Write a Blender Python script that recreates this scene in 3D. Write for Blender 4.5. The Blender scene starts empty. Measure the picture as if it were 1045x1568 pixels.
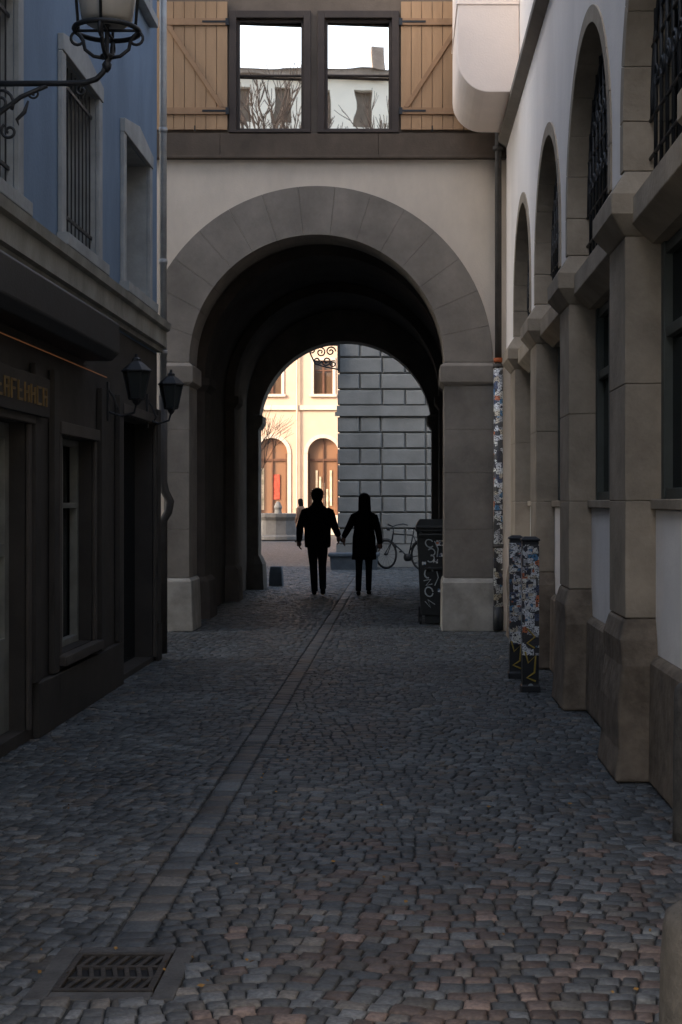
import bpy, math, random
import numpy as np
from mathutils import Vector, Matrix
random.seed(7); rng=np.random.default_rng(7)
scene=bpy.context.scene
R=math.radians
pi=math.pi

# ---------------------------------------------------------------- helpers
def link(o,parent=None):
    scene.collection.objects.link(o)
    if parent: o.parent=parent
    return o
def grp(name):
    e=bpy.data.objects.new(name,None); e.empty_display_size=.3
    return link(e)

def M(name,col,rough=.8,var=.25,scale=2.5,bump=.25,bscale=45,metal=0.0,col2=None,streak=1.0,spec=.35,detail=8,grime=None):
    m=bpy.data.materials.new(name); m.use_nodes=True
    nt=m.node_tree; N=nt.nodes; L=nt.links
    b=N['Principled BSDF']
    tc=N.new('ShaderNodeTexCoord'); mp=N.new('ShaderNodeMapping'); mp.inputs['Scale'].default_value=(1,1,streak)
    L.new(tc.outputs['Object'],mp.inputs['Vector'])
    n=N.new('ShaderNodeTexNoise'); n.inputs['Scale'].default_value=scale; n.inputs['Detail'].default_value=detail; n.inputs['Roughness'].default_value=.65
    L.new(mp.outputs[0],n.inputs['Vector'])
    r=N.new('ShaderNodeValToRGB')
    c2=col2 if col2 else tuple(min(1,c*(1+var)) for c in col)
    c1=tuple(c*(1-var) for c in col)
    r.color_ramp.elements[0].position=.32; r.color_ramp.elements[0].color=(*c1,1)
    r.color_ramp.elements[1].position=.68; r.color_ramp.elements[1].color=(*c2,1)
    L.new(n.outputs['Fac'],r.inputs['Fac'])
    out=r.outputs['Color']
    if grime:
        gz,gc=grime
        sx=N.new('ShaderNodeSeparateXYZ'); L.new(tc.outputs['Object'],sx.inputs[0])
        mr=N.new('ShaderNodeMapRange'); mr.inputs['From Min'].default_value=0; mr.inputs['From Max'].default_value=gz
        mr.inputs['To Min'].default_value=1; mr.inputs['To Max'].default_value=0
        n3=N.new('ShaderNodeTexNoise'); n3.inputs['Scale'].default_value=3; n3.inputs['Detail'].default_value=6
        L.new(tc.outputs['Object'],n3.inputs['Vector'])
        ad=N.new('ShaderNodeMath'); ad.operation='MULTIPLY_ADD'; ad.inputs[1].default_value=gz*1.2; 
        L.new(n3.outputs['Fac'],ad.inputs[0]); 
        sb=N.new('ShaderNodeMath'); sb.operation='SUBTRACT'; sb.inputs[1].default_value=gz*.6
        L.new(sx.outputs['Z'],sb.inputs[0]); L.new(sb.outputs[0],ad.inputs[2])
        L.new(ad.outputs[0],mr.inputs['Value'])
        mx=N.new('ShaderNodeMixRGB'); mx.inputs['Color2'].default_value=(*gc,1)
        L.new(mr.outputs[0],mx.inputs['Fac']); L.new(out,mx.inputs['Color1']); out=mx.outputs['Color']
    L.new(out,b.inputs['Base Color'])
    b.inputs['Roughness'].default_value=rough; b.inputs['Metallic'].default_value=metal
    b.inputs['Specular IOR Level'].default_value=spec
    if bump>0:
        n2=N.new('ShaderNodeTexNoise'); n2.inputs['Scale'].default_value=bscale; n2.inputs['Detail'].default_value=6
        L.new(tc.outputs['Object'],n2.inputs['Vector'])
        bp=N.new('ShaderNodeBump'); bp.inputs['Strength'].default_value=bump; bp.inputs['Distance'].default_value=.01
        L.new(n2.outputs['Fac'],bp.inputs['Height']); L.new(bp.outputs[0],b.inputs['Normal'])
    return m
def emis(m,col,s):
    b=m.node_tree.nodes['Principled BSDF']
    b.inputs['Emission Color'].default_value=(*col,1); b.inputs['Emission Strength'].default_value=s
    return m
def glass_mat(name,tint=(.02,.025,.03),refl=(.8,.82,.85),mix=.3,rough=.03,wav=.12):
    m=bpy.data.materials.new(name); m.use_nodes=True
    nt=m.node_tree;N=nt.nodes;L=nt.links
    for n in list(N): N.remove(n)
    o=N.new('ShaderNodeOutputMaterial'); ms=N.new('ShaderNodeMixShader'); g=N.new('ShaderNodeBsdfGlossy'); d=N.new('ShaderNodeBsdfDiffuse')
    fr=N.new('ShaderNodeFresnel'); fr.inputs[0].default_value=1.5
    ma=N.new('ShaderNodeMath'); ma.operation='ADD'; ma.use_clamp=True; ma.inputs[1].default_value=mix
    g.inputs['Color'].default_value=(*refl,1); g.inputs['Roughness'].default_value=rough; d.inputs['Color'].default_value=(*tint,1)
    tc=N.new('ShaderNodeTexCoord'); n=N.new('ShaderNodeTexNoise'); n.inputs['Scale'].default_value=2.2; n.inputs['Detail'].default_value=1
    bp=N.new('ShaderNodeBump'); bp.inputs['Strength'].default_value=wav; bp.inputs['Distance'].default_value=.02
    L.new(tc.outputs['Object'],n.inputs['Vector']); L.new(n.outputs['Fac'],bp.inputs['Height']); L.new(bp.outputs[0],g.inputs['Normal'])
    L.new(fr.outputs[0],ma.inputs[0]); L.new(ma.outputs[0],ms.inputs[0]); L.new(d.outputs[0],ms.inputs[1]); L.new(g.outputs[0],ms.inputs[2]); L.new(ms.outputs[0],o.inputs[0])
    return m
def sticker_mat(name,base=(.03,.03,.035),scale=14,seed=0.0,amount=.55,thr=.54):
    m=bpy.data.materials.new(name); m.use_nodes=True
    nt=m.node_tree;N=nt.nodes;L=nt.links; b=N['Principled BSDF']
    tc=N.new('ShaderNodeTexCoord'); mp=N.new('ShaderNodeMapping'); mp.inputs['Location'].default_value=(seed,seed,seed); mp.inputs['Scale'].default_value=(1,1,1.3)
    L.new(tc.outputs['Object'],mp.inputs[0])
    v=N.new('ShaderNodeTexVoronoi'); v.distance='CHEBYCHEV'; v.inputs['Scale'].default_value=scale
    L.new(mp.outputs[0],v.inputs['Vector'])
    sp=N.new('ShaderNodeSeparateColor'); L.new(v.outputs['Color'],sp.inputs[0])
    cr=N.new('ShaderNodeValToRGB'); cr.color_ramp.interpolation='CONSTANT'
    pal=[(0,(.03,.03,.04)),(.18,(.62,.64,.66)),(.42,(.06,.08,.14)),(.50,(.35,.36,.38)),(.62,(.50,.44,.34)),(.70,(.50,.15,.06)),(.75,(.07,.19,.33)),(.82,(.04,.04,.04)),(.88,(.65,.65,.60))]
    e=cr.color_ramp.elements
    e[0].position=0; e[0].color=(*pal[0][1],1); e[1].position=pal[1][0]; e[1].color=(*pal[1][1],1)
    for p,c in pal[2:]:
        x=e.new(p); x.color=(*c,1)
    L.new(sp.outputs[0],cr.inputs[0])
    n=N.new('ShaderNodeTexNoise'); n.inputs['Scale'].default_value=scale*5; n.inputs['Detail'].default_value=1
    L.new(mp.outputs[0],n.inputs['Vector'])
    c2=N.new('ShaderNodeValToRGB'); c2.color_ramp.interpolation='CONSTANT'; c2.color_ramp.elements[0].color=(0,0,0,1); c2.color_ramp.elements[1].position=thr; c2.color_ramp.elements[1].color=(1,1,1,1)
    L.new(n.outputs['Fac'],c2.inputs[0])
    mx=N.new('ShaderNodeMixRGB'); mx.inputs['Color2'].default_value=(.02,.02,.03,1)
    L.new(c2.outputs[0],mx.inputs['Fac']); L.new(cr.outputs[0],mx.inputs['Color1'])
    gt=N.new('ShaderNodeMath'); gt.operation='GREATER_THAN'; gt.inputs[1].default_value=amount
    L.new(sp.outputs[1],gt.inputs[0])
    m2=N.new('ShaderNodeMixRGB'); m2.inputs['Color2'].default_value=(*base,1)
    L.new(gt.outputs[0],m2.inputs['Fac']); L.new(mx.outputs[0],m2.inputs['Color1']); L.new(m2.outputs[0],b.inputs['Base Color'])
    b.inputs['Roughness'].default_value=.5
    return m

class MB:
    def __init__(s): s.v=[];s.f=[];s.m=[]
    def add(s,vs,fs,m=0):
        o=len(s.v); s.v+= [tuple(map(float,a)) for a in vs]; s.f+=[tuple(i+o for i in f) for f in fs]; s.m+=[m]*len(fs)
    def box(s,x0,x1,y0,y1,z0,z1,m=0):
        s.add([(x0,y0,z0),(x1,y0,z0),(x1,y1,z0),(x0,y1,z0),(x0,y0,z1),(x1,y0,z1),(x1,y1,z1),(x0,y1,z1)],
              [(0,3,2,1),(4,5,6,7),(0,1,5,4),(1,2,6,5),(2,3,7,6),(3,0,4,7)],m)
    def ext(s,poly,axis,w0,w1,m=0):
        n=len(poly)
        if axis=='y': vs=[(a,w0,b) for a,b in poly]+[(a,w1,b) for a,b in poly]
        elif axis=='x': vs=[(w0,a,b) for a,b in poly]+[(w1,a,b) for a,b in poly]
        else: vs=[(a,b,w0) for a,b in poly]+[(a,b,w1) for a,b in poly]
        fs=[tuple(range(n)),tuple(range(2*n-1,n-1,-1))]+[(i,i+n,(i+1)%n+n,(i+1)%n) for i in range(n)]
        s.add(vs,fs,m)
    def archwall(s,u0,u1,z0,zt,cu,r,zs,axis,w0,w1,m=0,seg=40):
        p=[(u0,z0),(u0,zt),(u1,zt),(u1,z0)]
        if cu+r<u1-1e-4: p.append((cu+r,z0))
        else: p[-1]=(cu+r,z0)
        for i in range(seg+1):
            a=pi*i/seg; p.append((cu+r*math.cos(a),zs+r*math.sin(a)))
        if cu-r>u0+1e-4: p.append((cu-r,z0))
        s.ext(p,axis,w0,w1,m)
    def ring(s,cu,zs,r0,r1,axis,w0,w1,n=13,m=0,gap=.004,clampmin=None,clampmax=None,sub=4,a0=0,a1=pi):
        for k in range(n):
            A=a0+(a1-a0)*k/n; B=a0+(a1-a0)*(k+1)/n
            g=gap/((r0+r1)/2); A+=g/2; B-=g/2
            pi_=[];po=[]
            for j in range(sub+1):
                t=A+(B-A)*j/sub
                pi_.append((cu+r0*math.cos(t),zs+r0*math.sin(t)))
                x=cu+r1*math.cos(t); 
                if clampmin is not None: x=max(x,clampmin)
                if clampmax is not None: x=min(x,clampmax)
                po.append((x,zs+r1*math.sin(t)))
            s.ext(pi_+po[::-1],axis,w0,w1,m)
    def tube(s,pts,rad,seg=10,m=0,flat=None,closed=False):
        pts=[Vector(p) for p in pts]; n=len(pts)
        if not hasattr(rad,'__len__'): rad=[rad]*n
        T=[]
        for i in range(n):
            if closed: d=pts[(i+1)%n]-pts[i-1]
            else: d=pts[min(i+1,n-1)]-pts[max(i-1,0)]
            T.append(d.normalized())
        up=Vector((0,0,1)) if abs(T[0].z)<.9 else Vector((0,1,0))
        nn=T[0].cross(up).normalized(); vs=[];fs=[]
        for i in range(n):
            nn=(nn-T[i]*nn.dot(T[i])).normalized(); bb=T[i].cross(nn)
            for j in range(seg):
                a=2*pi*j/seg; fa=flat if flat else (1,1)
                vs.append(pts[i]+nn*math.cos(a)*rad[i]*fa[0]+bb*math.sin(a)*rad[i]*fa[1])
        lim=n if closed else n-1
        for i in range(lim):
            for j in range(seg):
                i2=(i+1)%n
                fs.append((i*seg+j,i*seg+(j+1)%seg,i2*seg+(j+1)%seg,i2*seg+j))
        if not closed:
            fs.append(tuple(range(seg-1,-1,-1))); fs.append(tuple((n-1)*seg+j for j in range(seg)))
        s.add(vs,fs,m)
    def lathe(s,prof,c,seg=20,m=0,sx=1,sy=1):
        vs=[];fs=[]
        for r,z in prof:
            for j in range(seg):
                a=2*pi*j/seg; vs.append((c[0]+r*sx*math.cos(a),c[1]+r*sy*math.sin(a),c[2]+z))
        for i in range(len(prof)-1):
            for j in range(seg):
                fs.append((i*seg+j,i*seg+(j+1)%seg,(i+1)*seg+(j+1)%seg,(i+1)*seg+j))
        fs.append(tuple(range(seg-1,-1,-1))); fs.append(tuple((len(prof)-1)*seg+j for j in range(seg)))
        s.add(vs,fs,m)
    def loft(s,rings,seg=20,m=0,fold=0,sq=.85):
        vs=[];fs=[]
        for k,(z,cx,cy,rx,ry) in enumerate(rings):
            for j in range(seg):
                a=2*pi*j/seg; q=1+fold*math.sin(a*5+k*.6)*(.5+.5*math.sin(k*1.7))
                ca,sa=math.cos(a),math.sin(a)
                ca=math.copysign(abs(ca)**sq,ca); sa=math.copysign(abs(sa)**sq,sa)
                vs.append((cx+rx*q*ca,cy+ry*q*sa,z))
        for i in range(len(rings)-1):
            for j in range(seg): fs.append((i*seg+j,i*seg+(j+1)%seg,(i+1)*seg+(j+1)%seg,(i+1)*seg+j))
        fs.append(tuple(range(seg-1,-1,-1))); fs.append(tuple((len(rings)-1)*seg+j for j in range(seg)))
        s.add(vs,fs,m)
    def rloft(s,secs,m=0):
        vs=[];fs=[]
        for z,x0,x1,y0,y1 in secs: vs+=[(x0,y0,z),(x1,y0,z),(x1,y1,z),(x0,y1,z)]
        for i in range(len(secs)-1):
            for j in range(4): fs.append((i*4+j,i*4+(j+1)%4,i*4+4+(j+1)%4,i*4+4+j))
        k=(len(secs)-1)*4; fs+=[(3,2,1,0),(k,k+1,k+2,k+3)]
        s.add(vs,fs,m)
    def wallgrid(s,axis,w,u0,u1,z0,z1,ops,depth,m=0,mr=None):
        if mr is None: mr=m
        us=sorted({u0,u1}|{a for o in ops for a in o[:2]}); zs=sorted({z0,z1}|{a for o in ops for a in o[2:4]})
        P=(lambda u,z,ww: (ww,u,z)) if axis=='x' else (lambda u,z,ww:(u,ww,z))
        for i in range(len(us)-1):
            for j in range(len(zs)-1):
                cu=(us[i]+us[i+1])/2; cz=(zs[j]+zs[j+1])/2
                if any(o[0]<cu<o[1] and o[2]<cz<o[3] for o in ops): continue
                s.add([P(us[i],zs[j],w),P(us[i+1],zs[j],w),P(us[i+1],zs[j+1],w),P(us[i],zs[j+1],w)],[(0,1,2,3)],m)
        for o in ops:
            a,b,c,d=o[:4]; W=w+depth
            for (p,q) in (((a,c),(b,c)),((b,c),(b,d)),((b,d),(a,d)),((a,d),(a,c))):
                s.add([P(*p,w),P(*q,w),P(*q,W),P(*p,W)],[(0,1,2,3)],mr)
    def build(s,name,mats,parent=None,bevel=0,smooth=False,bseg=2,sub=0):
        me=bpy.data.meshes.new(name); me.from_pydata(s.v,[],s.f); 
        for x in (mats if isinstance(mats,(list,tuple)) else [mats]): me.materials.append(x)
        me.polygons.foreach_set('material_index',s.m); me.update()
        import bmesh
        bm=bmesh.new(); bm.from_mesh(me); bmesh.ops.recalc_face_normals(bm,faces=bm.faces); bm.to_mesh(me); bm.free()
        o=bpy.data.objects.new(name,me); link(o,parent)
        if smooth:
            me.polygons.foreach_set('use_smooth',[True]*len(me.polygons))
        if bevel:
            b=o.modifiers.new('Bevel','BEVEL'); b.width=bevel; b.segments=bseg; b.limit_method='ANGLE'; b.angle_limit=R(40)
        if sub:
            b=o.modifiers.new('Sub','SUBSURF'); b.levels=sub; b.render_levels=sub
        return o
def spiral(cx,cz,r0,r1,a0,turns,y,n=26):
    return [(cx+(r0+(r1-r0)*i/n)*math.cos(a0+turns*2*pi*i/n),y,cz+(r0+(r1-r0)*i/n)*math.sin(a0+turns*2*pi*i/n)) for i in range(n+1)]

# ---------------------------------------------------------------- materials
m_blue=M('blue_plaster',(.135,.195,.275),.9,.18,1.2,.3,30,streak=.4)
m_bluetrim=M('blue_grey_stone_trim',(.28,.29,.285),.85,.22,3,.3,40)
m_cornice=M('weathered_cornice_stone',(.24,.235,.205),.8,.3,3,.3,40,streak=.6)
m_shop=M('dark_shopfront_wood',(.032,.029,.026),.7,.35,3,.15,30)
m_shop2=M('shopfront_moulding',(.055,.048,.042),.6,.3,3,.15,30)
m_black=M('black_painted_iron',(.016,.018,.021),.5,.3,8,.2,60)
m_plaster=M('beige_plaster',(.60,.52,.43),.92,.13,1.3,.35,55,streak=.5)
m_ring=M('sandstone_voussoirs',(.205,.18,.152),.9,.24,2.0,.5,35)
m_pier=M('pier_sandstone',(.175,.157,.135),.9,.30,1.8,.5,35,grime=(.9,(.09,.084,.076)))
m_plinth=M('pale_plinth_stone',(.28,.265,.235),.9,.3,3.5,.6,28)
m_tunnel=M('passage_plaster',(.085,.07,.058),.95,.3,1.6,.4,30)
m_band=M('brown_timber_band',(.09,.068,.05),.8,.25,2.5,.3,40)
m_shut=M('shutter_wood',(.36,.225,.125),.75,.2,3,.25,40,streak=.15)
m_shut2=M('shutter_rail_wood',(.30,.18,.10),.75,.2,3,.25,40)
m_frame=M('dark_window_frame',(.045,.032,.025),.6,.2,5,.1,30)
m_white=M('white_plaster',(.82,.76,.70),.92,.08,1.1,.3,45,streak=.4)
m_par=M('parapet_lightened_plaster',(.86,.82,.78),.92,.07,1.4,.3,45,grime=(.9,(.5,.47,.43)))  # white plaster copy, lightened to make up for shade under the ledge
m_pink=M('oriel_plaster',(.86,.74,.65),.92,.05,1.4,.2,50)
m_sand=M('warm_sandstone',(.32,.265,.20),.9,.27,2.2,.55,30,grime=(1.1,(.16,.135,.105)))
m_sandD=M('rough_base_sandstone',(.17,.135,.10),.95,.38,5,1.3,14)
m_green=M('green_grey_joinery',(.055,.062,.055),.6,.2,4,.1,30)
m_zinc=M('zinc_pipe',(.33,.33,.32),.5,.25,4,.1,30,metal=.3)
m_pipeD=M('dark_pipe',(.05,.045,.04),.6,.3,5,.1,30)
m_gold=M('gold_letters',(.17,.11,.04),.6,.3,8,.1,30,metal=.1)
m_glassD=glass_mat('dark_window_glass',(.015,.018,.02),(.45,.46,.46),.03)
m_glassR=glass_mat('reflecting_window_glass',(.03,.03,.03),(1,.95,.87),.93,.01,.04)
m_void=M('dark_interior',(.012,.012,.013),.9,.2,2,0)
m_grey=M('rusticated_limestone',(.24,.24,.225),.85,.18,1.6,.4,30)
m_beige=M('sunlit_beige_plaster',(.56,.385,.265),.9,.09,.6,.1,20)
m_beiget=M('cream_window_surround',(.60,.46,.35),.85,.08,1,.1,20)
m_warm=emis(M('shop_interior_warm',(.4,.2,.1),.8,.6,1.5,0,col2=(.6,.42,.25)),(.9,.4,.15),.12)
m_red=M('red_poster',(.42,.06,.03),.6,.5,6,0)
m_roof=M('roof_tiles',(.12,.07,.05),.9,.3,3,.4,20)
m_led=emis(M('led_strip',(.4,.2,.1),.5,.1,4,0),(1,.36,.12),.05)
m_frost=M('frosted_lamp_glass',(.42,.40,.36),.3,.08,4,0,spec=.5)
m_gran=M('granite_bollard_stone',(.07,.065,.058),.85,.35,14,.6,60)
m_rub=M('black_rubber',(.015,.015,.016),.7,.2,8,.1,60)
m_coat=M('black_wool',(.007,.007,.008),.95,.25,12,.4,120,spec=.05)
m_tan=M('tan_wool',(.30,.18,.12),.95,.2,12,.3,120,spec=.05)
m_jean=M('dark_denim',(.010,.012,.016),.9,.25,14,.4,120,spec=.05)
m_skin=M('skin',(.20,.11,.08),.6,.1,10,.05,60)
m_hair=M('dark_hair',(.008,.006,.005),.75,.3,30,.5,90,spec=.1)
m_shoe=M('shoe_leather',(.012,.011,.010),.8,.2,10,.1,60,spec=.08)
m_bin=M('bin_plastic',(.018,.02,.02),.6,.25,5,.2,40)
m_tag=M('graffiti_paint',(.32,.35,.36),.7,.3,20,0)
m_tagy=M('yellow_graffiti_paint',(.36,.26,.05),.7,.3,20,0)
m_st1=sticker_mat('stickers_dense',scale=15,seed=2.2,amount=.88,thr=.56)
m_st2=sticker_mat('stickers_pipe',base=(.05,.05,.05),scale=13,seed=5.1,amount=.85,thr=.56)
m_leaf=M('dry_leaf',(.28,.15,.04),.8,.4,20,.2,50)
m_grate=M('cast_iron_grate',(.05,.043,.037),.6,.35,14,.4,60,metal=.2)

# ---------------------------------------------------------------- ground sheet
def ground_mat():
    m=bpy.data.materials.new('cobbled_ground'); m.use_nodes=True; nt=m.node_tree;N=nt.nodes;L=nt.links;b=N['Principled BSDF']
    tc=N.new('ShaderNodeTexCoord'); v=N.new('ShaderNodeTexVoronoi'); v.inputs['Scale'].default_value=8; v.feature='DISTANCE_TO_EDGE'
    v2=N.new('ShaderNodeTexVoronoi'); v2.inputs['Scale'].default_value=8
    L.new(tc.outputs['Object'],v.inputs['Vector']); L.new(tc.outputs['Object'],v2.inputs['Vector'])
    r=N.new('ShaderNodeValToRGB'); r.color_ramp.elements[0].position=.02; r.color_ramp.elements[0].color=(.04,.04,.04,1); r.color_ramp.elements[1].position=.1; r.color_ramp.elements[1].color=(1,1,1,1)
    L.new(v.outputs['Distance'],r.inputs[0])
    hs=N.new('ShaderNodeSeparateColor'); L.new(v2.outputs['Color'],hs.inputs[0])
    c=N.new('ShaderNodeValToRGB'); c.color_ramp.elements[0].color=(.06,.065,.07,1); c.color_ramp.elements[1].color=(.11,.115,.12,1); L.new(hs.outputs[0],c.inputs[0])
    mx=N.new('ShaderNodeMixRGB'); mx.blend_type='MULTIPLY'; mx.inputs[0].default_value=1
    L.new(r.outputs[0],mx.inputs[1]); L.new(c.outputs[0],mx.inputs[2]); L.new(mx.outputs[0],b.inputs['Base Color'])
    bp=N.new('ShaderNodeBump'); bp.inputs['Strength'].default_value=.5; bp.inputs['Distance'].default_value=.02; L.new(r.outputs[0],bp.inputs['Height']); L.new(bp.outputs[0],b.inputs['Normal'])
    b.inputs['Roughness'].default_value=.55
    return m
g=MB(); g.add([(-400,-400,-.035),(400,-400,-.035),(400,600,-.035),(-400,600,-.035)],[(0,1,2,3)])
g.build('ground',ground_mat())
m_joint=M('sandy_joints',(.040,.039,.036),.95,.35,8,.4,60)
g=MB(); g.add([(-4,-6,-.0125),(1.6,-6,-.0125),(1.6,34.2,-.0125),(-4,34.2,-.0125)],[(0,1,2,3)])
g.build('road_bed',m_joint)

# cobbles ------------------------------------------------------
def cob_mat():
    m=bpy.data.materials.new('worn_cobblestone'); m.use_nodes=True; nt=m.node_tree;N=nt.nodes;L=nt.links;b=N['Principled BSDF']
    at=N.new('ShaderNodeAttribute'); at.attribute_name='Col'
    tc=N.new('ShaderNodeTexCoord'); n=N.new('ShaderNodeTexNoise'); n.inputs['Scale'].default_value=.9; n.inputs['Detail'].default_value=5
    n2=N.new('ShaderNodeTexNoise'); n2.inputs['Scale'].default_value=70; n2.inputs['Detail'].default_value=6
    L.new(tc.outputs['Object'],n.inputs['Vector']); L.new(tc.outputs['Object'],n2.inputs['Vector'])
    r=N.new('ShaderNodeValToRGB'); r.color_ramp.elements[0].position=.3; r.color_ramp.elements[0].color=(.55,.57,.59,1); r.color_ramp.elements[1].position=.7; r.color_ramp.elements[1].color=(1.35,1.3,1.24,1)
    L.new(n.outputs['Fac'],r.inputs[0])
    r2=N.new('ShaderNodeValToRGB'); r2.color_ramp.elements[0].position=.35; r2.color_ramp.elements[0].color=(.66,.66,.66,1); r2.color_ramp.elements[1].position=.7; r2.color_ramp.elements[1].color=(1.28,1.28,1.28,1)
    L.new(n2.outputs['Fac'],r2.inputs[0])
    a=N.new('ShaderNodeMixRGB'); a.blend_type='MULTIPLY'; a.inputs[0].default_value=1; L.new(at.outputs['Color'],a.inputs[1]); L.new(r.outputs[0],a.inputs[2])
    c=N.new('ShaderNodeMixRGB'); c.blend_type='MULTIPLY'; c.inputs[0].default_value=1; L.new(a.outputs[0],c.inputs[1]); L.new(r2.outputs[0],c.inputs[2])
    L.new(c.outputs[0],b.inputs['Base Color'])
    mr=N.new('ShaderNodeMapRange'); mr.inputs['To Min'].default_value=.40; mr.inputs['To Max'].default_value=.75; L.new(n.outputs['Fac'],mr.inputs['Value']); L.new(mr.outputs[0],b.inputs['Roughness'])
    bp=N.new('ShaderNodeBump'); bp.inputs['Strength'].default_value=.6; bp.inputs['Distance'].default_value=.004; L.new(n2.outputs['Fac'],bp.inputs['Height']); L.new(bp.outputs[0],b.inputs['Normal'])
    b.inputs['Specular IOR Level'].default_value=.42
    return m
stones=[]
GX0,GX1,GY0,GY1=-1.11,-.79,4.48,4.86
def in_excl(x,y):
    return GX0-.06<x<GX1+.06 and GY0-.05<y<GY1+.05
def warp(x,y):
    if x<-1.03: return (x, y+.30*(-1.03-x)+.03*math.sin(x*5+y*1.3))
    return (x, y+.07*math.sin((x+.9)*2.1+.5)+.03*math.sin(x*6+y*.9)+.02*math.sin(y*2.7))
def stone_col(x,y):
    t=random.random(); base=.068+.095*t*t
    near=max(0,min(1,(8.5-y)/5)); base*=.72+.55*near  # brighter foreground light worked into the stone tone
    exit_light=max(0,min(1,(y-20)/4)); base*=1+.45*exit_light  # daylight at the passage exit put into lighter stone colours
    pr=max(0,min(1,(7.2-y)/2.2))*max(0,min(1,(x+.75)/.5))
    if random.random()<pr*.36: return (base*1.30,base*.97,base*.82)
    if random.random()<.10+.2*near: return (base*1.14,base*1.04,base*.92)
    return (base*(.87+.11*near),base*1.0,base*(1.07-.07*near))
def fill(x0,x1,y0,y1,sx,sy,side=0):
    y=y0
    while y<y1:
        rh=sy*random.uniform(.9,1.12)
        ws=[];tot=0
        while tot<x1-x0: w=sx*random.uniform(.68,1.35); ws.append(w); tot+=w
        if side==1: x=x0
        elif side==-1: x=x1-tot
        else: x=x0-random.random()*sx
        for w in ws:
            cx=x+w/2; cy=y+rh/2
            wx,wy=warp(cx,cy)
            if not in_excl(wx,wy):
                sl=math.atan2(warp(cx+.05,cy)[1]-warp(cx-.05,cy)[1],.1) if abs(cx+1.03)>.06 else 0
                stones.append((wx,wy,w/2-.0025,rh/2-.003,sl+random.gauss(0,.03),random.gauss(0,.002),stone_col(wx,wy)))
            x+=w
        y+=rh
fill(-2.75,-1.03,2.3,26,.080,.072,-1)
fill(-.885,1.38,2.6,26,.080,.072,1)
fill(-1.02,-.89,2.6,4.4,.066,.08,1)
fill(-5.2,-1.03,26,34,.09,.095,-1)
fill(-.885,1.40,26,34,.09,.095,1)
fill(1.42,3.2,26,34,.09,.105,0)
y=4.92
while y<34:
    l=random.uniform(.08,.15); c=stone_col(-2,y)
    stones.append((-.958+random.uniform(-.003,.003),y+l/2,.066,l/2-.003,random.gauss(0,.015),-.002,tuple(q*1.0 for q in c))); y+=l
n=len(stones); print('stones',n)
S=np.array([s[:6] for s in stones]); C=np.array([s[6] for s in stones])
gu=np.array([-1,-.82,.82,1.]); 
V=np.zeros((n,16,3))
tx=rng.normal(0,.028,n); ty=rng.normal(0,.028,n)
k=0
for i,u in enumerate(gu):
    for j,w in enumerate(gu):
        edge=(abs(u)==1)+(abs(w)==1)
        su,sw=u,w
        if edge==2: su*=.92; sw*=.92
        lx=S[:,2]*su*(1+rng.normal(0,.05,n)); ly=S[:,3]*sw*(1+rng.normal(0,.05,n))
        z=np.where(edge==0,.0,-.0055 if edge==1 else -.009)+S[:,5]
        if edge==0: z=z+rng.normal(0,.0012,n)
        ca,sa=np.cos(S[:,4]),np.sin(S[:,4])
        V[:,k,0]=S[:,0]+lx*ca-ly*sa; V[:,k,1]=S[:,1]+lx*sa+ly*ca; V[:,k,2]=z+tx*lx+ty*ly
        k+=1
F=[]
for i in range(3):
    for j in range(3): F.append((i*4+j,(i+1)*4+j,(i+1)*4+j+1,i*4+j+1))
ringi=[0,4,8,12,13,14,15,11,7,3,2,1]
V2=V[:,ringi,:].copy(); V2[:,:,2]=-.045
VV=np.concatenate([V,V2],axis=1)
F=np.array(F); SK=np.array([(ringi[i],ringi[(i+1)%12],16+(i+1)%12,16+i) for i in range(12)])[:,::-1]
FA=np.concatenate([F,SK])
faces=(FA[None]+ (np.arange(n)*28)[:,None,None]).reshape(-1,4)
me=bpy.data.meshes.new('cobblestone_street'); me.vertices.add(n*28); me.vertices.foreach_set('co',VV.reshape(-1))
me.loops.add(faces.size); me.loops.foreach_set('vertex_index',faces.reshape(-1).astype(np.int32))
me.polygons.add(len(faces)); me.polygons.foreach_set('loop_start',np.arange(0,faces.size,4,dtype=np.int32)); me.polygons.foreach_set('loop_total',np.full(len(faces),4,dtype=np.int32))
me.polygons.foreach_set('use_smooth',np.ones(len(faces),dtype=bool))
me.update(calc_edges=True)
ca=me.color_attributes.new('Col','FLOAT_COLOR','POINT')
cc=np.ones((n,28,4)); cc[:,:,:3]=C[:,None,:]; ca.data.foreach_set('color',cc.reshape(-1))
me.materials.append(cob_mat()); link(bpy.data.objects.new('cobblestone_street',me))

# drain grate -----------------------------------------------------
b=MB(); X0,X1,Y0,Y1=GX0,GX1,GY0,GY1
b.box(X0,X1,Y0,Y0+.022,-.03,.006);b.box(X0,X1,Y1-.022,Y1,-.03,.006);b.box(X0,X0+.022,Y0+.022,Y1-.022,-.03,.006);b.box(X1-.022,X1,Y0+.022,Y1-.022,-.03,.006)
hh=(Y1-Y0-.044)/3
for row in range(3):
    ya=Y0+.022+row*hh; yb=ya+hh
    if row: b.box(X0+.022,X1-.022,ya-.007,ya+.007,-.03,.002); ya+=.007
    if row<2: yb-=.007
    for i in range(7):
        x=X0+.045+i*.039; sl=.012 if row%2 else -.012
        b.ext([(x-.0085+sl,ya),(x+.0085+sl,ya),(x+.0085-sl,yb),(x-.0085-sl,yb)],'z',-.03,0.0)
go=grp('drain_grate'); b.build('grate_bars',m_grate,go,.003)
b=MB(); b.add([(X0-.01,Y0-.01,-.010),(X1+.01,Y0-.01,-.010),(X1+.01,Y1+.01,-.010),(X0-.01,Y1+.01,-.010)],[(0,1,2,3)]); b.build('drain_dark_sheet',m_void,go)  # flat near-black sheet, shade below the bars put into its colour
b=MB()
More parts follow.
